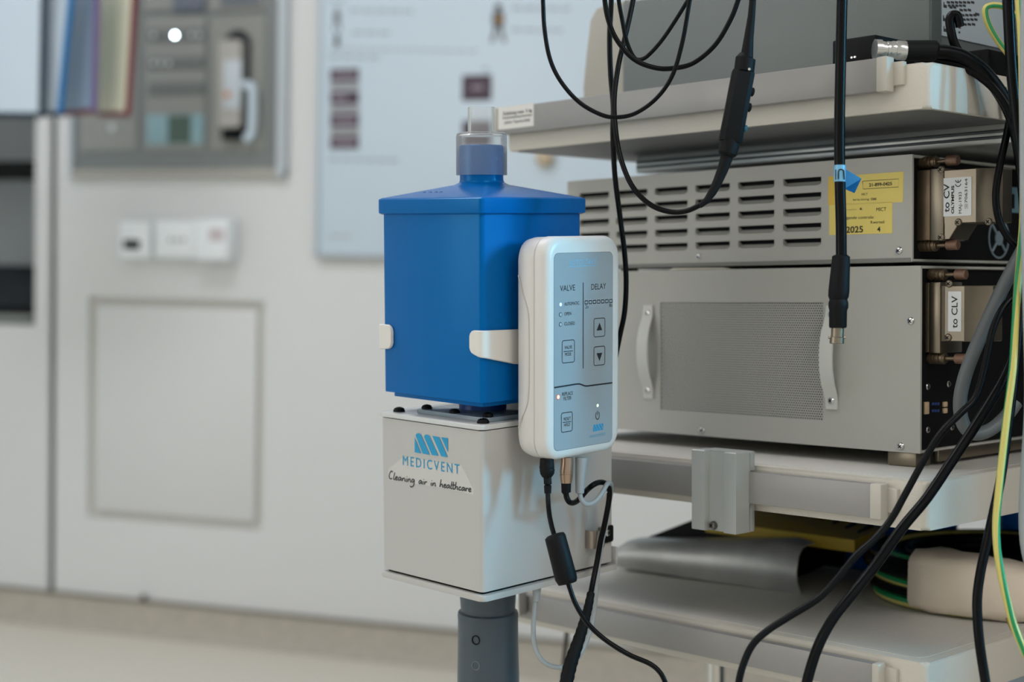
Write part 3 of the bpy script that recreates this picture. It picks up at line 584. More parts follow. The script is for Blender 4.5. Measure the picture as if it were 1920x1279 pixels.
b = B(); b.loft([[(p[0], VR - .0002, p[2]) for p in c], [(p[0], VR + .0001, p[2]) for p in c]]); lab = b.done('label', mat('rail label', (222, 222, 216), .45), r1)
for s_, x0, y0, x1, y1, h, of in (('Zuladung max. 5 kg', 943, 216.5, 998, 209.5, .0029, .012), ('Gesamtzuladung beachten', 943, 223.5, 998, 217, .0020, .012), ('(siehe Typenschild)', 946.5, 232.5, 994, 226.8, .0023, .006)):
    a, d = on1(x0, y0), on1(x1, y1); txt(lab, s_, a, d, h, (0, -1, 0), INKG, offset=of, name='lettering', lift=.0004)
# shallow drawer under the top shelf
vd = Q(RACK, 2, .2535, 1500, 264)[1]; q1 = Q(RACK, 1, vd, 1192, 290); q2 = Q(RACK, 1, vd, 1900, 262); zb = Q(RACK, 1, vd, 1500, 300)[2]
GL = mat('polished grey metal', (196, 200, 198), .22, metal=.45)
b = B(); b.box((q1[0], UR - .004), (vd, .385), (zb, .2528), .0015); dr = tag(b.done('under_shelf_drawer', GL, TR), 'polished metal tray under the top shelf')
for f in (.33, .62):
    z = zb + (.2528 - zb) * f; b = B(); b.box((q1[0] + .002, UR - .006), (vd - .0022, vd + .001), (z - .0012, z + .0012), .0006); b.done('groove_strip', mat('dark metal strip', (70, 76, 78), .3, metal=.6), dr)
# back column, lower frame, castors
b = B(); b.box((-.16, .036), (.405, .45), (-.53, .75), .004); tag(b.done('back_column', mat('blue grey column', (160, 176, 184), .5), TR), 'blue grey rear column')
LEG = mat('chrome tube', (196, 196, 192), .18, metal=1)
lg = RACK.inv(W(1342, 1262, 1.46)); b = B(); b.lathe((lg[0], lg[1], -.53), (0, 0, 1), [(.009, 0), (.009, .3555)], 16); b.done('leg', LEG, TR)
zfl = -(RACK.w((-.17, .17, 0))[2] / RACK.R[2, 2])
b = B(); b.box((UL, UR), (VS + .02, .45), (-.56, -.525), .006); b.done('base_frame', SHELF, TR)
for uu in (UL + .04, UR - .04):
    for vv in (VS + .07, .40):
        b = B(); b.lathe((uu - .012, vv, zfl + .042), (1, 0, 0), [(.03, 0), (.036, .004), (.036, .020), (.03, .024)], 20); b.box((uu - .016, uu - .0135), (vv - .015, vv + .015), (zfl + .03, -.558)); b.box((uu + .0135, uu + .016), (vv - .015, vv + .015), (zfl + .03, -.558)); b.done('castor', BLACKM, TR)
bk = RACK.inv(W(966, 1132, 1.355)); b = B(); b.prism([(bk[0] - .007, bk[2] - .010), (bk[0] + .005, bk[2] - .010), (bk[0] + .005, bk[2] + .011), (bk[0] - .001, bk[2] + .009)], 1, VR - .012, VR - .001, .0008); b.done('rail_bracket', STEEL, TR)

# block clamped on the middle rail
RC = thing('rail_clamp', 'grey aluminium accessory clamp on the middle rail', 'clamp', RACK, (-.14, VR, -.035))
vc = VR - .016
def oc(x, y, v=None): return Q(RACK, 1, vc if v is None else v, x, y)
ua, ub_, uc, ud = oc(1297, 920)[0], oc(1321, 920)[0], oc(1356, 920)[0], oc(1380, 920)[0]; zt, zb2 = oc(1380, 850)[2], oc(1380, 1003)[2]
CLM = mat('clamp aluminium', (182, 186, 184), .38, metal=.35, bump=.02, bscale=150)
b = B(); vb = VR + .0; b.prism([(ua, vb + .002), (ua, vc), (ub_, vc), (ub_ + .0005, vc + .0055), (uc, vc + .0055), (uc, vc + .0005), (uc + .001, vc), (ud, vc), (ud, vb + .0018), (ua, vb + .0018)][:9], 2, zb2, zt, .0004, 1); b.done('body', CLM, RC)
b = B(); b.box((ua + .004, ud), (VR - .0005, VR + .008), (-.0150, zt), .001); b.box((ua + .004, ud), (VR - .0005, VR + .008), (zb2, -.0402), .001); b.done('jaw', CLM, RC)
sc = oc(1339, 985, vc + .0055); screw(RC, (sc[0], vc + .0056, sc[2]), (0, -1, 0), .0034, 'set_screw', mat('dark steel', (120, 116, 110), .3, metal=1), .004)
kb = oc(1295, 962, VR); b = B(); b.lathe((ua + .001, VR + .002, kb[2]), (-1, 0, 0), [(.006, 0), (.0065, .003), (.005, .006)], 16); b.done('knob', STEELB, RC)

# ---- lower unit
def unit(name, label, u0, u1, w0, w1, base):
    t = thing(name, label, 'medical device', RACK, base); D = .372
    b = B(); b.box((u0 + .002, u1 - .004), (.012, D), (w0 + .001, w1 - .0008), .002); b.box((u0, u1), (.003, D + .004), (w1 - .0022, w1), .0008); b.box((u0, u1 - .001), (.003, D), (w0, w0 + .002), .0006); b.box((u0, u0 + .0022), (.003, D + .003), (w0, w1), .0006); b.done('casing', UNIT, t)
    b = B(); b.box((u0 + .003, u1 - .003), (.0052, .0125), (w0 + .002, w1 - .003)); b.done('dark_interior', DARK, t)
    b = B(); b.box((u1 - .006, u1 - .0035), (.0025, D - .002), (w0 + .0022, w1 - .0024)); rp = tag(b.done('rear_panel', DARK, t), 'black rear panel')
    return t, rp
def grid_front(t, u0, u1, w0, w1, holes, th=.0022, r=.0):
    us = sorted({u0, u1} | {h[0] for h in holes} | {h[1] for h in holes}); ws = sorted({w0, w1} | {h[2] for h in holes} | {h[3] for h in holes})
    inh = lambda a, c: any(h[0] - 1e-9 <= a and a < h[1] - 1e-9 and h[2] - 1e-9 <= c and c < h[3] - 1e-9 for h in holes)
    b = bmesh.new(); V = {}
    def vert(i, j, k):
        if (i, j, k) not in V: V[(i, j, k)] = b.verts.new((us[i], th * k, ws[j]))
        return V[(i, j, k)]
    solid = {(i, j) for i in range(len(us) - 1) for j in range(len(ws) - 1) if not inh(us[i], ws[j])}
    for i, j in solid:
        b.faces.new([vert(i, j, 0), vert(i + 1, j, 0), vert(i + 1, j + 1, 0), vert(i, j + 1, 0)]); b.faces.new([vert(i, j, 1), vert(i, j + 1, 1), vert(i + 1, j + 1, 1), vert(i + 1, j, 1)])
        for di, dj, a, c in ((-1, 0, (i, j), (i, j + 1)), (1, 0, (i + 1, j), (i + 1, j + 1)), (0, -1, (i, j), (i + 1, j)), (0, 1, (i, j + 1), (i + 1, j + 1))):
            if (i + di, j + dj) not in solid: b.faces.new([vert(*a, 0), vert(*c, 0), vert(*c, 1), vert(*a, 1)])
    bb = B(); bb.b.free(); bb.b = b; return bb.done('front_panel', UNIT, t, 30)
LW = (-.372, 0, 0, .1435)
LS, lrp = unit('light_source_unit', 'wide grey device with a perforated grille and side handles on the middle shelf', *LW, (-.186, .186, 0))
gu0, gu1, gw0, gw1 = -.2597, -.0883, .0204, .1156
fp1 = grid_front(LS, *LW, [(gu0, gu1, gw0, gw1)])
# perforated plate: real holes in a hexagonal layout
P0 = .00225; rh = P0 * math.sqrt(3) / 2; nc = int((gu1 - gu0) / P0); nr_ = int((gw1 - gw0) / rh); vv, ff = [], []
for j in range(nr_):
    for i in range(nc):
        cx = gu0 + (i + .5 + (.25 if j % 2 else -.25)) * (gu1 - gu0) / nc; cz_ = gw0 + (j + .5) * (gw1 - gw0) / nr_; k0 = len(vv)
        R_, hx, hz = P0 * .30, (gu1 - gu0) / nc / 2, (gw1 - gw0) / nr_ / 2
        vv += [(cx + R_ * math.cos(a), .0009, cz_ + R_ * math.sin(a)) for a in [math.radians(22.5 + 45 * k) for k in range(8)]]
        vv += [(cx + dx * hx, .0009, cz_ + dz * hz) for dx, dz in ((1, .41), (.41, 1), (-.41, 1), (-1, .41), (-1, -.41), (-.41, -1), (.41, -1), (1, -.41))]
        vv += [(cx + dx * hx, .0009, cz_ + dz * hz) for dx, dz in ((1, 1), (-1, 1), (-1, -1), (1, -1))]
        for k in range(8): ff.append((k0 + k, k0 + 8 + k, k0 + 8 + (k + 1) % 8, k0 + (k + 1) % 8))
        for k, (a, c) in enumerate(((0, 1), (2, 3), (4, 5), (6, 7))): ff.append((k0 + 8 + a, k0 + 16 + k, k0 + 8 + c))
bs = BASE[LS]; me = bpy.data.meshes.new('perforated_grille'); me.from_pydata([tuple(np.array(p) - bs) for p in vv], [], [f[::-1] for f in ff]); me.materials.append(UNIT)
gr = bpy.data.objects.new('perforated_grille', me); C.objects.link(gr); gr.parent = LS; BASE[gr] = bs; gr['kind'] = 'stuff'
def of(x, y, v=0): return Q(RACK, 1, v, x, y)
for p in ((1708, 602), (1689, 837), (1316, 807)): q = of(*p); screw(LS, (q[0], 0, q[2]), (0, -1, 0), .0031)
for hx_ in (1217, 1561):
    q = of(hx_, 660); uu = q[0]; b = B(); prof = [(-.0415, .0008), (-.034, .0012), (-.029, .0028), (-.020, .0066), (-.010, .0088), (0, .0094), (.010, .0088), (.020, .0066), (.029, .0028), (.034, .0012), (.0415, .0008)]
    hw = [.0052, .0056, .0058, .006, .006, .006, .006, .006, .0058, .0056, .0052]; zc_ = .0715
    b.loft([[(uu - h_, -d - .0009, zc_ + z), (uu + h_, -d - .0009, zc_ + z), (uu + h_, -d + .0007, zc_ + z), (uu - h_, -d + .0007, zc_ + z)] for (z, d), h_ in zip(prof, hw)])
    hd = tag(b.done('handle', mat('pale strap handle', (206, 208, 202), .4), LS), 'pale curved strap handle')
    for z in (-.0345, .0345): screw(hd, (uu, -.0018, zc_ + z), (0, -1, 0), .0030)
for uu in (-.0185, -.35):
    for v_ in (.004, .34):
        b = B(); b.box((uu - .0125, uu + .0125), (v_, v_ + .022), (T2 + .0004, .0003), .0012); b.done('foot', STEELB, LS)
b = B(); b.box((-.004, -.0005), (.028, .33), (-.0085, .0004), .0008); b.done('side_foot_rail', STEELB, LS)
def orr(x, y, u=-.0034): return Q(RACK, 0, u, x, y)
for p in ((1739, 725), (1778, 720), (1739, 806), (1784, 801), (1746, 838)): q = orr(*p); screw(lrp, (-.0034, q[1], q[2]), (1, 0, 0), .0026)
for p, w_, h_ in (((1735, 765), .006, .0095), ((1770, 758), .005, .004), ((1770, 770), .005, .004)):
    q = orr(*p); b = B(); b.box((-.0036, -.0015), (q[1] - w_ / 2, q[1] + w_ / 2), (q[2] - h_ / 2, q[2] + h_ / 2), .0006); b.done('socket', mat('beige socket', (206, 180, 146), .5), lrp)
for y_ in (760, 773):
    for k in range(3):
        q = orr(1747 + 5 * k, y_); b = B(); b.box((-.0036, -.0032), (q[1], q[1] + .0032), (q[2], q[2] + .002)); b.done('printed_mark', mat('blue print', (40, 66, 128), .5), lrp)

# ---- upper unit with louvres
UW = (-.3735, -.0075, .1468, .2285)
VP, urp = unit('video_processor_unit', 'grey louvred device with two yellow stickers standing on the grille device', *UW, (-.19, .186, .1468))
LOU = [(-.0902 - .0461 * i - .0373, -.0902 - .0461 * i, .2164 - .01228 * j - .0066, .2164 - .01228 * j) for i in range(6) for j in range(5)]
grid_front(VP, *UW, LOU)
me0 = None
for h in LOU:
    if me0 is None:
        u0, u1, z0, z1 = h; zt_ = z1 - .0028; b = B(); e = .0042; d = .0058
        L0 = [(u0, .0004, z1), (u0, .0004, z0 + .002), (u0 + .002, .0004, z0 + .0006), (u0 + e, .0004, z0), (u1 - e, .0004, z0), (u1 - .002, .0004, z0 + .0006), (u1, .0004, z0 + .002), (u1, .0004, z1)]
        L1 = [(u0, d, zt_), (u0 + .0002, d * .86, z0 + .0032), (u0 + .0028, d * .72, z0 + .0022), (u0 + e + .001, d * .6, z0 + .0018), (u1 - e - .001, d * .6, z0 + .0018), (u1 - .0028, d * .72, z0 + .0022), (u1 - .0002, d * .86, z0 + .0032), (u1, d, zt_)]
        for k in range(7): b.poly([L0[k], L0[k + 1], L1[k + 1], L1[k]])
        b.poly([L1[k] for k in range(8)])
        for c3 in (((u0, .0004, z0), L0[1], L0[2], L0[3]), ((u1, .0004, z0), L0[6], L0[5], L0[4])): b.poly(c3)
        o = b.done('louvre', UNIT, VP, 50); me0 = o; h0 = h
    else: copy_part(me0, VP, (h[0] - h0[0], 0, h[2] - h0[2]))
for p in ((1310, 482), (1686, 470)): q = of(*p); screw(VP, (q[0], 0, q[2]), (0, -1, 0), .0030)
b = B(); b.box((UW[0], UW[1] - .001), (-.0006, .004), (UW[2] - .0006, UW[2] + .0028), .0006); b.done('bottom_lip', UNITD, VP)
for uu in (-.34, -.045):
    for v_ in (.05, .32):
        b = B(); b.lathe((uu, v_, .1437), (0, 0, 1), [(.008, 0), (.008, .0034)], 16); b.done('foot', BLACKM, VP)
def zy(x, y): return Q(RACK, 1, 0, 1530 + x / 6.395, 290 + y / 6.395)
def sticker(parent, pts, m, name, lift=.0003):
    c = [zy(*p) for p in pts]; b = B(); b.loft([[(p[0], 0, p[2]) for p in c], [(p[0], -lift, p[2]) for p in c]]); return b.done(name, m, parent)
st = tag(sticker(VP, [(150, 265), (1052, 203), (1042, 570), (150, 607)], YEL, 'sticker'), 'yellow sticker with a boxed number')
st2 = tag(sticker(VP, [(160, 600), (918, 566), (915, 943), (160, 965)], YEL, 'sticker'), 'yellow inspection sticker with 2025 and 4')
sticker(st, [(150, 265), (226, 260), (226, 604), (150, 607)], YELO, 'worn_edge', .0004)
def zt2(p, s_, x0, y0, x1, y1, h, m=INK, of_=0.0): txt(p, s_, zy(x0, y0), zy(x1, y1), h / 6.395 / 2450, (0, -1, 0), m, offset=of_, lift=.0005)
zt2(st, '21-899-0425', 640, 384, 915, 366, 38, of_=.02); zt2(st, 'MICT', 551, 490, 624, 486, 26); zt2(st, 'bel bij storing:', 449, 552, 642, 545, 24); zt2(st, '3366', 660, 546, 728, 542, 26, of_=.02)
zt2(st2, 'MICT', 727, 678, 846, 674, 42); zt2(st2, 'Volgende controle:', 300, 776, 700, 766, 36); zt2(st2, 'Kwartaal:', 660, 828, 830, 822, 34); zt2(st2, '2025', 363, 938, 568, 930, 74, of_=.02); zt2(st2, '4', 738, 924, 776, 922, 58, of_=.03); zt2(st2, '8.', 528, 664, 562, 662, 26, of_=.02)
b = B(); o = [zy(*p) for p in ((563, 318), (997, 292), (992, 388), (567, 413))]; o = o + [o[0]]; stroke(b, [(p[0], p[2]) for p in o], .00035, lambda q, l: (q[0], -l, q[1]), .0005); b.done('printed_frame', INK, st)
b = B(); a_, c_ = zy(360, 664), zy(490, 658); stroke(b, [(a_[0], a_[2]), (c_[0], c_[2])], .0003, lambda q, l: (q[0], -l, q[1]), .0005); b.done('printed_line', mat('brown print', (170, 140, 70), .5), st2)
# rear panel fittings of the upper unit
p0, p1 = orr(1876, 398, -.011), orr(1908, 352, -.011); b = B(); b.box((-.0112, -.0085), (p0[1], p1[1]), (p0[2], p1[2]), .001); pin = b.done('power_inlet', mat('blue grey inlet', (96, 140, 160), .35), urp)
p0, p1 = orr(1882, 390, -.0085), orr(1902, 364, -.0085); b = B(); b.box((-.0088, -.0080), (p0[1], p1[1]), (p0[2], p1[2]), .0004); b.done('inlet_hole', DARK, pin)
q = orr(1872, 447, -.011); b = B(); b.lathe((-.0112, q[1], q[2]), (1, 0, 0), [(.017, 0), (.017, .001), (.0155, .001), (.0155, .0)], 24, cap=False); b.lathe((-.0112, q[1], q[2]), (1, 0, 0), [(.006, 0), (.006, .0012), (.001, .0014)], 16)
for a in range(4):
    an = math.radians(45 + 90 * a); y_, z_ = math.cos(an), math.sin(an); b.tube([(-.0106, q[1] + .006 * y_, q[2] + .006 * z_), (-.0106, q[1] + .016 * y_, q[2] + .016 * z_)], .0012, 6)
b.done('fan_guard', mat('pale blue guard', (120, 138, 148), .4), urp)
# ---- nickel cable plugs on the rear ends (they carry the cable that links the two units)
def plug(label, u, wz, body, scr, rods, knob_u):
    t = thing('cable_plug', label, 'connector', RACK, (u[0], .024, (wz[0] + wz[1]) / 2)); V0, V1 = .012, .044
    b = B(); b.box((u[0], u[1] - .0004), (V0, V1), wz, .0008); b.done('mating_flange', STEELD, t)
    b = B(); b.box((u[1], u[2]), (V0 - .0008, V1), (wz[0] - .0004, wz[1] + .0004), .0008); fl2 = b.done('flange', STEELB, t)
    b = B(); ch = [(u[2] - .001, V1 - .002), (u[2] - .001, V0 + .001), (body[0], V0 + .001), (body[0], V0), (body[1], V0), (body[2], V0 + .016), (body[2], V1 - .002)]
    z0, z1 = body[3], body[4]
    b.prism(ch, 2, z0, z1, .0006, 1)
    if len(body) > 5: b.prism([(body[0], z0 + .001), (body[0], body[5]), (body[0] + .004, body[5]), (body[6], z0), (body[6], z0 + .001)], 1, V0, V1 - .004, .0004, 1)
    b.done('shell', STEELB, t)
    for p in scr: q = Q(RACK, 1, V0, *p); screw(t, (q[0], V0 + .0002, q[2]), (0, -1, 0), .0030, m=STEELB, h=.002)
    for yy, x0, x1, x2, x3 in rods:
        z = Q(RACK, 1, V0 + .006, x1, yy)[2]; X_ = lambda x: Q(RACK, 1, V0 + .006, x, yy)[0]; vv_ = V0 + .006
        b = B(); a, c = u[0] + .001, X_(x1); n_ = 5
        pr = [(.0001, 0)]
        for k in range(n_): f0 = (c - a) * k / n_; f1 = (c - a) * (k + 1) / n_; pr += [(.0046, f0), (.0046, f0 + (f1 - f0) * .6), (.0038, f0 + (f1 - f0) * .7), (.0038, f1 - 1e-5)]
        pr += [(.0017, c - a), (.0017, X_(x2) - a)]
        b.lathe((a, vv_, z), (1, 0, 0), pr, 16); ts = b.done('thumb_screw', STEELD, t)
        b = B(); b.lathe((X_(x2), vv_, z), (1, 0, 0), [(.0036, 0), (.0040, .0005), (.0040, X_(x3) - X_(x2) - .0005), (.0034, X_(x3) - X_(x2))], 14); b.done('knob', COPPER, ts)
    return t
CP1 = plug('nickel connector plug with a white label reading to CV at the louvred device', (-.0137, .001, .0124), (.163, .217), (.0128, .039, .052, .175, .2157, .1632, .025),
           ((1765, 318), (1765, 445), (1797, 417), (1854, 416)), ((303, 1713, 1758, 1776, 1797), (460, 1713, 1758, 1776, 1797)), 0)
def pl(p0, p1, t): b = B(); b.prism(rr((p0[0] + p1[0]) / 2, (p0[2] + p1[2]) / 2, p1[0] - p0[0], p1[2] - p0[2], .0008), 1, .0116, .0121); return b.done('label', LABELW, t)
def o12(x, y): return Q(RACK, 1, .0116, x, y)
l1 = pl(o12(1764.5, 406.5), o12(1821.5, 331), CP1)
def vt(parent, s_, zx, za, zb_, xl, ox, oy, k=5.33, of_=0, m=INK):
    a, c = o12(ox + zx / k, oy + za / k), o12(ox + zx / k, oy + zb_ / k); tl = o12(ox + xl / k, oy + za / k); c = (a[0], a[1], c[2]); txt(parent, s_, a, c, abs(a[0] - tl[0]), (0, -1, 0), m, offset=of_, lift=.0002)
vt(l1, 'to CV', 533, 682, 396, 478, 1680, 270, of_=.012); vt(l1, 'OLYMPUS', 580, 696, 416, 554, 1680, 270, of_=.03); vt(l1, 'MAJ-1933', 656, 694, 480, 628, 1680, 270); vt(l1, '7063164', 714, 588, 346, 688, 1680, 270); vt(l1, 'SN', 710, 634, 606, 698, 1680, 270)
b = B(); f2 = lambda q, l: (q[0], .0116 - l, q[1])
o = [o12(1680 + x / 5.33, 270 + y / 5.33) for x, y in ((690, 645), (690, 600), (718, 600), (718, 645), (690, 645))]; stroke(b, [(p[0], p[2]) for p in o], .0002, f2); 
for cy, mid in ((410, 0), (370, 1)):                        # the two rounded letters of the conformity mark, turned upright
    cc = o12(1680 + 622 / 5.33, 270 + cy / 5.33); r_ = .0021
    arc = [(cc[0] - r_ * 1.05 * math.cos(a) , cc[2] + r_ * math.sin(a)) for a in [math.radians(-5 - 170 * k / 12) for k in range(13)]]
    stroke(b, [(p[0] , p[1] + .001) for p in arc], .0006, f2)
    if mid: stroke(b, [(cc[0], cc[2] + .0008), (cc[0], cc[2] - .0010)], .0006, f2)
b.done('printed_mark', INK, l1)
CP2 = plug('nickel connector plug with a narrow white label reading to CLV at the grille device', (-.0069, .0005, .0101), (.077, .1305), (.0137, .0298, .0447, .0858, .1282), ((1780, 532), (1778, 633)), ((515, 1727, 1774, 1792, 1812), (672, 1727, 1774, 1792, 1812)), 0)
l2 = pl(o12(1777.5, 621.5), o12(1802.5, 546.5), CP2); vt(l2, 'to CLV', 614, 722, 400, 556, 1680, 480, of_=.008)

PCD = thing('gap_light_sliver', 'cream card lying in the gap between the two grey devices', 'sliver', RACK, (-.22, .04, .1437))  # added solid strip in place of light showing between the units
b = B(); b.loft([[(-.252, .0015, .1439), (-.182, .0015, .1439), (-.19, .09, .1439), (-.245, .09, .1439)], [(-.246, .0015, .1456), (-.19, .0015, .1450), (-.19, .09, .1450), (-.245, .09, .1456)]]); b.done('sliver', mat('cream card', (226, 220, 204), .6), PCD)
# ---- top shelf: grey housing, junction box, adapter
HS = thing('grey_device_housing', 'large plain grey device housing standing on the top shelf', 'medical device', RACK, (-.17, .15, T1))
h0 = Q(RACK, 1, .02, 1743, 60)[0]; h1 = Q(RACK, 1, .02, 1166, 90)[0]
b = B(); b.box((h1, h0), (.02, .33), (T1 + .006, .3905), .0025); b.box((h1 + .01, h0 - .01), (.05, .3), (T1 + .0005, T1 + .008)); b.done('housing', HOUS, HS)
zt3 = .3905
e = [(h1 + .001, T1 + .0006), (h1 + .001, .3935)] + [(Q(RACK, 1, .02, *p)[0], Q(RACK, 1, .02, *p)[2]) for p in ((1150, 9.5), (1122, 11), (1114, 15), (1108, 24), (1105, 38), (1098, 95), (1091, 165), (1088, 188))]
b = B(); b.prism(e[::-1], 1, .022, .325, .003, 2); tag(b.done('end_bezel', HOUSL, HS, 40), 'cream end piece with a rounded top corner')
b = B(); b.box((h0 - .0006, h0 + .0012), (.021, .036), (T1 + .01, zt3), .0004); b.done('side_flange', HOUSD, HS)
def oh(x, y): return Q(RACK, 0, h0 + .0012, x, y)
p0, p1 = oh(1764, 66), oh(1884, -40); b = B(); b.box((h0 - .0004, h0 + .0012), (p0[1], p1[1]), (p0[2], zt3 - .002)); lb = b.done('rating_label', mat('rating plate', (186, 200, 208), .25), HS)
for yy, x0, x1 in ((3, 1775, 1828), (9, 1777, 1812), (12, 1780, 1794), (15, 1799, 1822), (20, 1828, 1838), (25, 1795, 1832), (33, 1797, 1834), (42, 1798, 1830), (48, 1797, 1802), (57, 1797, 1801)):
    n = max(1, int((x1 - x0) / 7))
    for k in range(n):
        a, c = oh(x0 + (x1 - x0) * k / n, yy + 3 + .1 * (x0 - 1775)), oh(x0 + (x1 - x0) * (k + .8) / n, yy + .1 * (x0 - 1775)); b = B(); b.box((h0 + .001, h0 + .0014), (a[1], c[1]), (min(a[2], c[2]), max(a[2], c[2]))); b.done('printed_word', INKG, lb)
for yy, x0 in ((5, 1769), (30, 1768), (50, 1769)):
    a, c = oh(x0, yy + 9), oh(x0 + 6, yy); b = B(); b.box((h0 + .001, h0 + .0014), (a[1], c[1]), (a[2], a[2] + .0024)); b.box((h0 + .001, h0 + .0014), (a[1], a[1] + .0012), (a[2], c[2])); b.done('printed_symbol', INKG, lb)
vj = -.0595; j0, j1, jt = Q(RACK, 1, vj, 1560, 95)[0], Q(RACK, 1, vj, 1642, 95)[0], Q(RACK, 1, vj, 1642, 64)[2]
JB = thing('junction_box', 'small black box with a metal socket on the top shelf behind the rail', 'box', RACK, ((j0 + j1) / 2, vj, T1))
b = B(); b.box((j0, j1), (vj, vj + .062), (T1 + .0006, jt), .0016); b.done('case', BLACKM, JB)
for p in ((1597, 108), (1603, 107)): q = Q(RACK, 1, vj, *p); b = B(); b.lathe((q[0], vj, q[2]), (0, -1, 0), [(.0012, 0), (.0008, .0006)], 8); b.done('contact', STEEL, JB)
a = np.array(W(1650, 92.5, 1.098)); e_ = np.array(W(1700, 95, 1.10)); ax = e_ - a; L = np.linalg.norm(ax); pr = [(r_ * .84, h_) for r_, h_ in [(.0085, -.004), (.0085, .0005), (.0072, .0006), (.0072, .003), (.0066, .0031), (.0066, .0045), (.0074, .0046), (.0074, .0062), (.0068, .0063), (.0078, .0092), (.0078, .0105), (.0072, .0107), (.0084, .0125), (.0084, L * .93), (.0078, L)]]
MC = thing('camera_cable', 'thick black cable with a shiny metal screw plug at the junction box', 'cable', WORLD, tuple(a))
b = B(); b.lathe(a, ax, pr, 28); b.done('metal_plug', STEEL, MC)
b = B(); pts = path([(1699, 95), (1720, 95), (1745, 95), (1758, 96)], 1.10, 1.10); b.tube(pts, [.0076] * (len(pts) - 3) + [.007, .0064, .006], 16); b.done('boot', BLACKM, MC)
b = B(); b.tube(path([(1750, 96), (1780, 99), (1810, 109), (1845, 135), (1874, 172), (1897, 215), (1912, 265), (1922, 330), (1930, 420)], 1.10, 1.115), .0052, 14); b.done('cord', BLACKG, MC)
AB = thing('power_adapter', 'flat black box lying on the top shelf behind the thick black cables', 'adapter', RACK, (.012, .03, T1))
b = B(); b.box((-.004, .034), (.0385, .13), (T1 + .0006, T1 + .0225), .002); b.box((.0338, .0344), (.10, .103), (T1 + .012, T1 + .019)); b.done('case', BLACKM, AB)

# ---- bottom shelf: foot switch, coil of cable, boxes
th = math.atan2(.041, .193); Rz = np.array([[math.cos(th), -math.sin(th), 0], [math.sin(th), math.cos(th), 0], [0, 0, 1]])
FSF = Frame(RACK.R @ Rz, RACK.w((-.357, .034, T3 + .0004)))
FS = thing('foot_switch', 'foot pedal with a worn metal guard and ribbed yellow pedal on the bottom shelf', 'foot pedal', FSF, (.1, .03, 0))
L = .198; rings = []
for k in range(15):
    s = k / 14; h = .0275 + .0185 * s; h = h * (1 if s > .06 else .72 + 4.6 * s); h = h if s < .93 else h - (s - .93) * .06; bk_ = .004 * (1 - s); fwd = .004 + .005 * s; z0_ = .004 * (1 - s) ** 1.5
    sec = [(0, z0_), (-fwd * .8, z0_ + h * .25), (-fwd, h * .5 + z0_ * .5), (-fwd * .5, h * .8), (.004, h * .97), (.012, h), (.03, h * 1.0)]
    inn = [(y + .0022, z - .0012 if i > 3 else z + .0004) for i, (y, z) in enumerate(sec)][::-1]; inn[0] = (.03, h - .002)
    rings.append([(L * s, y + bk_ * 3, z) for y, z in sec + inn])
b = B(); b.loft(rings); tag(b.done('guard', mat('worn cast aluminium', (172, 174, 172), .42, metal=.5, var=.2, bump=.1, bscale=22), FS, 50), 'dull worn metal guard')
b = B(); b.prism([(-.012, .002), (.16, .002), (.172, .004), (.172, .028), (.10, .05), (.085, .058), (.07, .05), (-.02, .012)], 1, .045, .115, .003); b.done('base', BLACKM, FS)
b = B(); b.loft([[(x, y, z) for x, y, z in ((.085, .04, .040), (.232, .04, .034), (.232, .04, .045), (.085, .04, .051))], [(x, y, z) for x, y, z in ((.085, .114, .047), (.232, .114, .036), (.232, .114, .047), (.085, .114, .059))]]); pd = tag(b.done('pedal', mat('dull yellow pedal', (178, 152, 40), .5), FS), 'yellow pedal')
for k in range(4):
    x = .172 + .016 * k; b = B(); b.loft([[(x, .045, .0445 - k * .0009), (x + .004, .045, .0445 - k * .0009), (x + .004, .045, .0475 - k * .0009), (x, .045, .0475 - k * .0009)], [(x, .108, .0480 - k * .0009), (x + .004, .108, .0480 - k * .0009), (x + .004, .108, .0518 - k * .0009), (x, .108, .0518 - k * .0009)]]); b.done('grip_rib', BLACKM, pd)
b = B(); b.box((.06, .19), (.118, .128), (.004, .062), .003); tag(b.done('end_plate', BLACKM, FS), 'black plate at the end')
kq = FSF.inv(W(1286, 968, 1.42)); b = B(); b.lathe((.074, .1, .05), (0, 0, 1), [(.012, 0), (.012, .022), (.009, .028)], 16); b.done('knob', BLACKM, FS)
def casebox(name, label, u, v, h, m, mlid, cat='box'):
    t = thing(name, label, cat, RACK, ((u[0] + u[1]) / 2, (v[0] + v[1]) / 2, T3)); b = B(); b.box(u, v, (T3 + .0006, T3 + h * .78), .004); b.done('body', m, t)
    b = B(); b.box((u[0] - .003, u[1] + .003), (v[0] - .003, v[1] + .003), (T3 + h * .78, T3 + h), .003); b.done('lid', mlid, t)
BL1 = mat('blue plastic crate', (0, 84, 170), .35); BL2 = mat('bright blue lid', (0, 110, 205), .3)
casebox('blue_case', 'blue plastic case behind the foot pedal on the bottom shelf', (-.300, -.158), (.208, .335), .088, BL1, BL2)
casebox('blue_carton', 'bright blue carton at the back of the bottom shelf behind the cable coil', (-.105, -.01), (.318, .385), .082, BL2, BL1)
casebox('white_carton', 'small pale carton beside the blue carton behind the cable coil', (.0, .035), (.325, .385), .072, mat('pale carton', (176, 200, 214), .5), LABELW)
CC = thing('cable_coil', 'coil of black and green-yellow cable on the bottom shelf', 'cable coil', RACK, (-.035, .19, T3))
random.seed(5); RC_ = .094
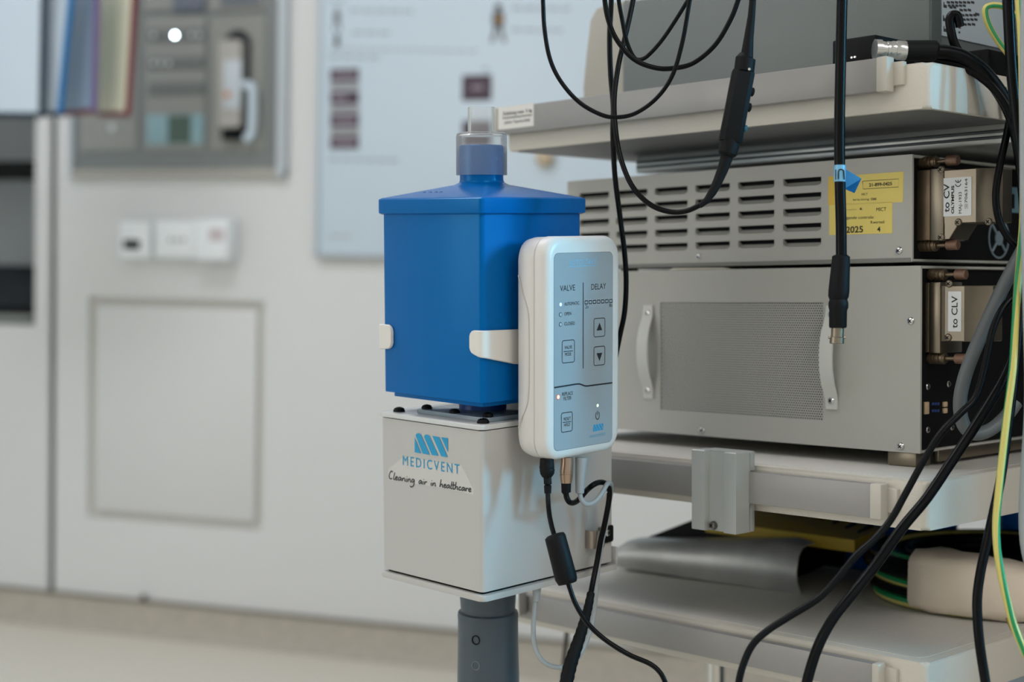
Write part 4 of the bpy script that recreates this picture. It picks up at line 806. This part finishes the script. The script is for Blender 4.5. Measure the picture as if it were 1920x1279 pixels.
for k in range(20):
    row = k // 4; col = k % 4; gy = k in (3, 2, 11, 18, 14); r0 = RC_ - .014 + .0085 * col + (row % 2) * .004 + random.uniform(-.001, .001); z = T3 + .0050 + .0082 * row + random.uniform(-.0006, .0006); tx, ty = random.uniform(-.015, .015), random.uniform(-.015, .015); ox, oy = random.uniform(-.003, .003), random.uniform(-.003, .003)
    if row == 0: tx = ty = 0
    pts = [np.array((-.035 + ox + r0 * math.cos(a), .19 + oy + r0 * math.sin(a), max(T3 + .005, z + r0 * (tx * math.cos(a) + ty * math.sin(a))))) for a in [2 * math.pi * j / 48 for j in range(49)]]
    b = B(); b.tube(pts, .0040, 8); o = b.done('cable_loop', [BLACKG, YELC, GRNC], CC)
    if gy:
        for f in o.data.polygons: f.material_index = 2 if (f.index % 8) in (0, 3, 4, 7) else 1
        tag(o, 'green and yellow loop')
PW = thing('paper_wrap', 'crumpled white paper band wrapped round the front of the cable coil', 'paper', RACK, (-.01, .1, T3))
rings = []; random.seed(3)
for k in range(9):
    a = math.radians(-100 + 8.6 * k); R0 = RC_; rg_ = []
    for j in range(16):
        t = 2 * math.pi * j / 16; rx, rz = .0250 + random.uniform(-.0016, .0016), (.0255 if k > 1 else .0235 + .002 * k) + random.uniform(-.0018, .0016); r_ = R0 + rx * math.copysign(abs(math.cos(t)) ** .5, math.cos(t)); z = T3 + .0262 + rz * math.copysign(abs(math.sin(t)) ** .5, math.sin(t)) * (1.12 - .06 * k if math.sin(t) > 0 else 1)
        rg_.append((-.035 + r_ * math.cos(a), .19 + r_ * math.sin(a), max(T3 + .0004, z)))
    rings.append(rg_)
b = B(); b.loft(rings, cap=False); o = b.done('paper_band', mat('cream paper', (226, 213, 194), .7, bump=.9, bscale=35), PW, 60)
sm = o.modifiers.new('thick', 'SOLIDIFY'); sm.thickness = .0006

# tall cabinet added unseen beside the trolley to keep window light off its right-hand end
KB = thing('added_light_blocker', 'tall dark grey cabinet standing beside the right end of the trolley', 'blocker', WORLD, (.38, 1.375, 0))
CABM = mat('dark grey cabinet', (70, 74, 76), .5)
b = B(); b.box((.22, .54), (1.17, 1.56), (.03, 1.5), .004); b.done('body', CABM, KB)
b = B(); b.box((.235, .525), (1.166, 1.1705), (.06, 1.48), .002); dd = b.done('door', mat('cabinet door', (92, 96, 98), .45), KB)
b = B(); b.box((.25, .256), (1.146, 1.152), (.7, .9), .002); b.box((.25, .256), (1.146, 1.167), (.89, .9)); b.box((.25, .256), (1.146, 1.167), (.7, .71)); b.done('handle', STEEL, dd)
for uu in (.25, .51):
    for v_ in (1.2, 1.53):
        b = B(); b.lathe((uu, v_, 0), (0, 0, 1), [(.018, 0.001), (.018, .012), (.012, .032)], 16); b.done('foot', BLACKM, KB)
# ------------------------------------------------------------------ loose cables
def cable(name, label, px, d0, d1, wpx, m=BLACKG, cat='cable', n=12, group=None, taper=None):
    pts = path(px, d0, d1); r = wpx / 2 * (d0 + (d1 if d1 else d0)) / 2 / FPX
    b = B(); b.tube(pts, r if taper is None else [r * taper(i / (len(pts) - 1)) for i in range(len(pts))], n); o = b.done(name, m, fr=WORLD, base=tuple(pts[0])); return tag(o, label, cat, group)
def cord(parent, px, d0, d1, wpx, m=BLACKG, name='cord', n=12):
    pts = path(px, d0, d1); b = B(); b.tube(pts, wpx / 2 * (d0 + d1) / 2 / FPX, n); return b.done(name, m, parent)
def seg(parent, name, px, d, m, n=20):                     # turned piece: list of (x, y, width px)
    b = B(); P3 = [W(x, y, d) for x, y, _ in px]; b.tube(P3, [q[2] / 2 * d / FPX for q in px], n); return b.done(name, m, parent, 30)
HG = 'black cables looped over the top shelf'
cable('looped_cable', 'black cable in a wide U-loop hanging left of the grey housing', [(1014, -90), (1018, 0), (1021, 55), (1031, 110), (1051, 152), (1084, 190), (1122, 213), (1152, 220), (1190, 213), (1230, 185), (1260, 143), (1278, 85), (1290, 20), (1305, -80)], 1.10, 1.095, 8.2)
cable('looped_cable', 'black cable in the higher U-loop sweeping right to the hand switch', [(1130, -90), (1134, 0), (1143, 45), (1160, 80), (1190, 112), (1228, 127), (1262, 128), (1300, 118), (1340, 85), (1368, 40), (1384, 0), (1405, -70)], 1.115, 1.12, 9.5)
cable('looped_cable', 'thin black cable turning up steeply in a V in front of the grey housing', [(1150, -80), (1160, 0), (1167, 40), (1175, 78), (1187, 105), (1198, 112), (1215, 104), (1245, 70), (1285, 8), (1330, -70)], 1.125, 1.135, 8.0)
cable('hanging_cable', 'black cable hanging straight down beside the blue canister', [(1147, -90), (1146, 0), (1143, 70), (1145, 140), (1150, 200), (1149, 250), (1153, 330), (1163, 410), (1171, 475), (1174, 530), (1171, 585), (1162, 630), (1150, 690)], 1.19, 1.2, 10)
HP = thing('hand_switch', 'black remote hand switch hanging on its cable in front of the top rail', 'hand switch', WORLD, tuple(W(1382, 200, 1.085)))
cord(HP, [(1200, -80), (1187, 0), (1173, 65), (1160, 120), (1152, 180), (1153, 230), (1162, 290), (1183, 345), (1214, 380), (1250, 396), (1285, 396), (1318, 382)], 1.15, 1.09, 10)
pts = [(1312, 386, 10.5), (1325, 376, 13), (1336, 360, 16), (1346, 340, 18.5), (1355, 318, 21), (1361, 300, 23), (1365, 284, 27)]
seg(HP, 'lower_strain_relief', pts, 1.087, BLACKM)
seg(HP, 'lower_collar', [(1363, 292, 30), (1364, 288, 36), (1369, 266, 38.5), (1370, 262, 38.5)], 1.086, BLACKM)
a0, a1 = np.array(W(1369, 266, 1.085)), np.array(W(1394, 134, 1.085)); ax = nrm(a1 - a0); sx = nrm(np.cross(ax, ROOM_R @ np.array([0, 0, 1.]))); sy = np.cross(sx, ax); k_ = 1.085 / FPX
b = B(); rings = []
for f, wd, dp in ((0, 41, 30), (.02, 43, 32), (.5, 42, 32), (.96, 42, 32), (1, 40, 30)):
    c = a0 + (a1 - a0) * f; rings.append([c + sx * wd * k_ / 2 * x + sy * dp * k_ / 2 * y for x, y in ((1, .5), (.6, 1), (-.6, 1), (-1, .5), (-1, -.5), (-.6, -1), (.6, -1), (1, -.5))])
b.loft(rings); b.done('grip_body', BLACKM, HP, 25)
seg(HP, 'upper_collar', [(1395, 134, 38), (1398, 110, 38), (1400, 107, 31)], 1.085, BLACKM)
seg(HP, 'upper_strain_relief', [(1400, 108, 24), (1404, 70, 18), (1409, 30, 14), (1411, 5, 13), (1412, -80, 11), (1412, -700, 11)], 1.085, BLACKM)
sg = 1 if np.dot(sx, ROOM_R @ np.array([1., 0, 0])) > 0 else -1
for f, nm, m in ((.74, 'push_button', BLACKM), (.52, 'push_button', BLACKM), (.22, 'slide_lock', mat('teal slide', (20, 92, 112), .4))):
    c = a0 + (a1 - a0) * f + sx * sg * 20 * k_; b = B(); r_ = (.0032 if nm == 'push_button' else .0026); b.lathe(c, sx * sg, [(r_, 0), (r_, .0020), (r_ * .6, .0028)], 14); b.done(nm, m, HP)
b = B(); c = np.array(W(1402, 133, 1.085)) ; b.lathe(c - sy * 0, -sy if np.dot(sy, ROOM_R @ np.array([0, 0, -1.])) > 0 else sy, [(.001, .006), (.001, .0072)], 8); b.done('tiny_screw', STEEL, HP)

BC = thing('video_cable', 'straight black cable ending in a metal bayonet plug in front of the grille', 'cable', WORLD, tuple(W(1571, 640, 1.08)))
cord(BC, [(1582, -90), (1579, 0), (1576, 130), (1574, 250), (1575, 340), (1577, 420), (1577.5, 486)], 1.08, 1.08, 20.5, n=16)
seg(BC, 'grip_boot', [(1577, 478, 24), (1577, 481, 33), (1576, 500, 35), (1573, 545, 39), (1572, 556, 38), (1572, 562, 33), (1572, 568, 37), (1572, 576, 37), (1571.5, 582, 33), (1571, 612, 33), (1571, 615, 30)], 1.08, BLACKM)
seg(BC, 'bayonet_plug', [(1570.5, 612, 24), (1570, 632, 24), (1569.5, 633, 27), (1569, 644, 27), (1569, 645, 21)], 1.08, STEELB)
for x in (1555.5, 1583): seg(BC, 'bayonet_pin', [(x - 2.5, 633, 5), (x + 2.5, 633, 5)], 1.08, STEELB, 8)
sl = seg(BC, 'tag_sleeve', [(1575, 310, 21.6), (1574.5, 341, 21.6)], 1.08, mat('glossy pale blue tag', (118, 184, 224), .2)); tag(sl, 'pale blue wrap-round tag')
def fm(x, y, d=1.0757): return W(x, y, d)
b = B()
for st_ in ([(1567, 318), (1567, 337)], [(1572, 336), (1572, 322), (1574, 318), (1578, 317.5), (1582, 320), (1583, 337)]):
    q = [np.array(fm(*p)) for p in st_]; b.tube(q, .00045, 6)
b.done('tag_mark', INK, sl)
P4 = [np.array(fm(x, y, d)) for x, y, d in ((1584, 317, 1.082), (1615, 335, 1.09), (1602, 362, 1.09), (1583, 354, 1.082))]; n4 = nrm(np.cross(P4[1] - P4[0], P4[3] - P4[0])) * .0002
b = B(); b.loft([[p - n4 for p in P4], [p + n4 for p in P4]]); b.done('tag_flag', mat('blue tag flag', (0, 92, 150), .4), sl)

# cables at the control unit
PC = thing('power_lead', 'thin black lead with a round ferrite bead plugged under the control unit', 'cable', WORLD, tuple(W(1026, 880, 1.1)))
seg(PC, 'plug', [(1025.5, 860, 26), (1025.5, 874, 28), (1025.5, 876, 29), (1025.5, 879, 27.5), (1026, 882, 29), (1026, 885, 27.5), (1026, 888, 27), (1026, 893, 21), (1026.5, 896, 15), (1027, 906, 15), (1027, 907, 16), (1027, 909, 10), (1027, 911, 14.5), (1027, 925, 13)], 1.112, BLACKM)
cord(PC, [(1027, 920), (1028, 945), (1030, 965), (1034, 985), (1039, 1003), (1043, 1015)], 1.112, 1.09, 9.4)
seg(PC, 'ferrite_bead', [(1039.5, 1003, 30), (1040, 1004.5, 37), (1041, 1007, 40), (1061, 1083, 42), (1064.5, 1091, 38), (1065, 1093, 34)], 1.085, BLACKM, 28)
cord(PC, [(1063, 1086), (1069, 1105), (1078, 1130), (1092, 1155), (1112, 1180), (1142, 1205), (1180, 1228), (1215, 1243), (1233, 1256), (1245, 1274), (1252, 1300), (1254, 1340)], 1.085, 1.07, 9.6)
SC = thing('sensor_lead', 'black lead with a nickel plug running from the control unit down past the metal clip', 'cable', WORLD, tuple(W(1063, 880, 1.13)))
seg(SC, 'nickel_plug', [(1063.5, 858, 23), (1063, 872, 23.5), (1062, 885, 25), (1062, 889, 24), (1062, 890, 25.5), (1062, 906, 21)], 1.128, mat('brown nickel', (176, 152, 132), .3, metal=.9))
seg(SC, 'boot', [(1061.5, 905, 19), (1061.5, 923, 18), (1062, 925, 14)], 1.128, BLACKM)
SP_ = [(1061.5, 920, 1.128), (1062, 931, 1.128), (1067, 941, 1.128), (1075, 943, 1.138), (1085, 937, 1.150), (1098, 922, 1.150), (1110, 911, 1.142), (1122, 905, 1.15), (1134, 906, 1.16), (1142, 916, 1.168), (1142, 935, 1.17), (1138, 960, 1.175), (1132, 990, 1.178), (1126, 1015, 1.178), (1120, 1050, 1.176), (1112, 1090, 1.17), (1104, 1130, 1.16), (1096, 1165, 1.15), (1085, 1210, 1.13)]
cord(SC, SP_, 1.15, 1.15, 10.6)
pts = path([(1108, 1112), (1103, 1138), (1097, 1160), (1090, 1185), (1080, 1215), (1070, 1245), (1063, 1275), (1058, 1310), (1054, 1350)], 1.14, 1.10); random.seed(2)
b = B(); b.tube(pts, [(.0029 + .0022 * min(1, 1.6 * i / len(pts))) * (1 + .05 * math.sin(i * 1.9)) for i in range(len(pts))], 14); tag(b.done('taped_sleeve', BLACKM, SC), 'black tape wound round the lead')
GC = thing('grey_sensor_lead', 'pale grey lead looping from the control unit to the underside of the white box', 'cable', WORLD, tuple(W(1088, 880, 1.14)))
seg(GC, 'plug', [(1090, 858, 23), (1089.5, 868, 22), (1087.5, 900, 18), (1087, 924, 16.5), (1087, 926, 12)], 1.135, PALEC)
cord(GC, [(1087, 920, 1.135), (1089, 934, 1.135), (1096, 944, 1.135), (1106, 945, 1.137), (1118, 938, 1.14), (1130, 922, 1.145), (1139, 907, 1.152), (1145, 908, 1.168), (1146, 920, 1.182), (1142, 945, 1.186), (1136, 985, 1.187), (1129, 1015, 1.187), (1123, 1055, 1.184), (1119, 1090, 1.18), (1116, 1130, 1.18), (1112, 1160, 1.18), (1105, 1188, 1.175), (1094, 1215, 1.17), (1078, 1240, 1.16), (1055, 1251, 1.15), (1030, 1248, 1.15), (1012, 1233, 1.15), (1002, 1208, 1.155), (1000, 1175, 1.16), (1002, 1145, 1.165), (1005, 1120, 1.17)], 1.15, 1.15, 9.2, PALEC)
seg(GC, 'gland', [(1007, 1088, 18), (1006.5, 1098, 18), (1005.5, 1127, 12.5), (1005.5, 1129, 9)], 1.168, PALEC)
seg(GC, 'cable_tie', [(1137, 921, 6), (1133, 926, 5), (1131, 932, 4)], 1.148, mat('pale tie', (180, 184, 184), .5), 8)
q = Q(BOX, 0, .0006, 1122, 1008); q2 = Q(BOX, 0, .0006, 1140, 1000)
KC = thing('cable_clip', 'small steel P-clip screwed to the white box holding the black lead', 'clip', BOX, (0, q2[1], q2[2]))
vA, vB = Q(BOX, 0, .006, 1107, 1010)[1], Q(BOX, 0, .006, 1133, 1010)[1]; zA, zB = Q(BOX, 0, .006, 1122, 1026)[2], Q(BOX, 0, .006, 1122, 993)[2]
mid, rad = (vA + vB) / 2, (vB - vA) / 2
outl = [(vA, .0008)] + [(mid - rad * math.cos(a), .0045 + .0055 * math.sin(a)) for a in [math.pi * k / 10 for k in range(11)]] + [(vB, .0012), (vB + .010, .0012), (vB + .010, .0004), (vB - .0008, .0004)]
inn = [(mid + (rad - .0008) * math.cos(a), .0045 + .0047 * math.sin(a)) for a in [math.pi * k / 10 for k in range(11)]] + [(vA + .0008, .0008)]
b = B(); rr_ = outl + inn; b.prism([(u_, v_) for v_, u_ in rr_], 2, zA, zB); b.done('strap', mat('clip steel', (160, 150, 142), .3, metal=.9), KC)
b = B(); b.prism([(a_, c_) for a_, c_ in rr(Q(BOX, 0, .0006, 1139, 1000)[1], Q(BOX, 0, .0006, 1139, 1001)[2], .0115, .0135, .002)], 0, .0013, .0019); b.done('tab', BLACKM, KC)
q = Q(BOX, 0, .002, 1139.5, 999.5); screw(KC, (.0019, q[1], q[2]), (1, 0, 0), .0028)

# cables hanging down the right-hand side
CR = [('right_cable', 'thinner black cable crossing both lower shelves diagonally to the bottom rail', [(1935, 530), (1905, 552), (1880, 578), (1860, 622), (1846, 690), (1829, 745), (1800, 776), (1765, 812), (1733, 862), (1700, 922), (1672, 972), (1642, 1009), (1605, 1042), (1570, 1085), (1535, 1122), (1482, 1155), (1440, 1182), (1412, 1208), (1396, 1240), (1386, 1275), (1378, 1330)], 1.095, 1.02, 13.5),
      ('right_cable', 'thicker black cable crossing both lower shelves beside the thinner diagonal one', [(1908, 640), (1888, 697), (1860, 748), (1820, 812), (1780, 872), (1738, 934), (1690, 992), (1640, 1062), (1600, 1112), (1562, 1160), (1534, 1212), (1514, 1275), (1504, 1330)], 1.10, 1.035, 20),
      ('right_cable', 'black cable hanging in front of the coil with the paper band', [(1926, 480), (1914, 560), (1906, 650), (1897, 745), (1886, 830), (1876, 900), (1863, 960), (1850, 1020), (1838, 1075), (1832, 1130), (1836, 1200), (1847, 1275), (1856, 1330)], 1.09, 1.03, 18.5),
      ('right_cable', 'black cable dropping from the top edge past the rating label', [(1886, -90), (1890, 0), (1893, 60), (1897, 130), (1905, 210), (1915, 290), (1924, 380)], 1.08, 1.08, 22),
      ('right_cable', 'black cable hanging in a narrow bow below the end of the top shelf', [(1898, 195), (1888, 250), (1875, 310), (1867, 365), (1873, 412), (1892, 447), (1925, 475)], 1.118, 1.118, 14),
      ('right_cable', 'black cable falling steeply behind the narrow bow', [(1880, 165), (1893, 220), (1905, 275), (1913, 330), (1918, 400), (1922, 480)], 1.135, 1.135, 14),
      ('right_cable', 'black cable lying under the thick plug cable along the top shelf edge', [(1716, 108), (1760, 114), (1808, 126), (1850, 152), (1882, 188), (1905, 235), (1930, 300)], 1.112, 1.098, 18),
      ('right_cable', 'short black cable bent in a hook before the rating label', [(1799, 100), (1788, 78), (1782, 52), (1781, 36), (1786, 28), (1795, 30), (1800, 50)], 1.13, 1.13, 17)]
for nm, lb_, px, d0, d1, wd in CR: cable(nm, lb_, px, d0, d1, wd, cat='cable')
cable('grey_cable', 'thick dark grey cable curving between the two nickel plugs', [(1925, 455), (1905, 492), (1880, 540), (1852, 600), (1826, 660), (1808, 710), (1800, 755), (1806, 795), (1826, 813), (1856, 806), (1885, 782), (1905, 755)], 1.10, 1.13, 26, GREYC)
def striped(label, px, d0, d1, wpx, name='earth_cable', tw=.035, cols=(YELC, GRNC), n=12):
    pts = path(px, d0, d1); b = B(); b.tube(pts, wpx / 2 * (d0 + d1) / 2 / FPX, n, twist=tw); o = b.done(name, list(cols), fr=WORLD, base=tuple(pts[0]))
    for f in o.data.polygons: f.material_index = 1 if (f.index % n) % 6 in (0, 1) else 0
    return tag(o, label, 'cable')
striped('green and yellow earth cable running the full height at the edge of the trolley', [(1906, -80), (1910, 0), (1915, 70), (1918, 200), (1919, 380), (1915, 460), (1908, 540), (1903, 620), (1899, 690), (1889, 770), (1880, 850), (1873, 920), (1868, 980), (1870, 1030), (1878, 1080), (1888, 1125), (1900, 1170), (1918, 1215), (1940, 1260)], 1.075, 1.02, 14.5)
striped('short green and yellow earth cable bent over the rating label', [(1905, 30), (1885, 14), (1862, 10), (1848, 16), (1849, 34), (1858, 56), (1872, 78), (1886, 96), (1898, 112)], 1.145, 1.145, 12, tw=.01)
striped('brown yellow cable end low beside the earth cable', [(1890, 1158), (1900, 1180), (1912, 1202), (1930, 1235)], 1.05, 1.04, 11, tw=0, cols=(mat('brown yellow', (150, 120, 40), .5), mat('olive', (120, 104, 44), .5)))
cable('grey_hose', 'pale grey hose passing down the outer edge of the trolley', [(1924, -90), (1920, 100), (1920, 350), (1926, 600), (1928, 760), (1920, 900), (1918, 985), (1925, 1045), (1945, 1100)], 1.05, 1.05, 16, PALEC)
cable('far_cable', 'thin dark cable hanging far behind the pale grey lead under the bottom rail', [(1064, 1178), (1060, 1215), (1057, 1250), (1057, 1300)], 1.62, 1.62, 9, mat('brown grey cable', (66, 62, 54), .5))
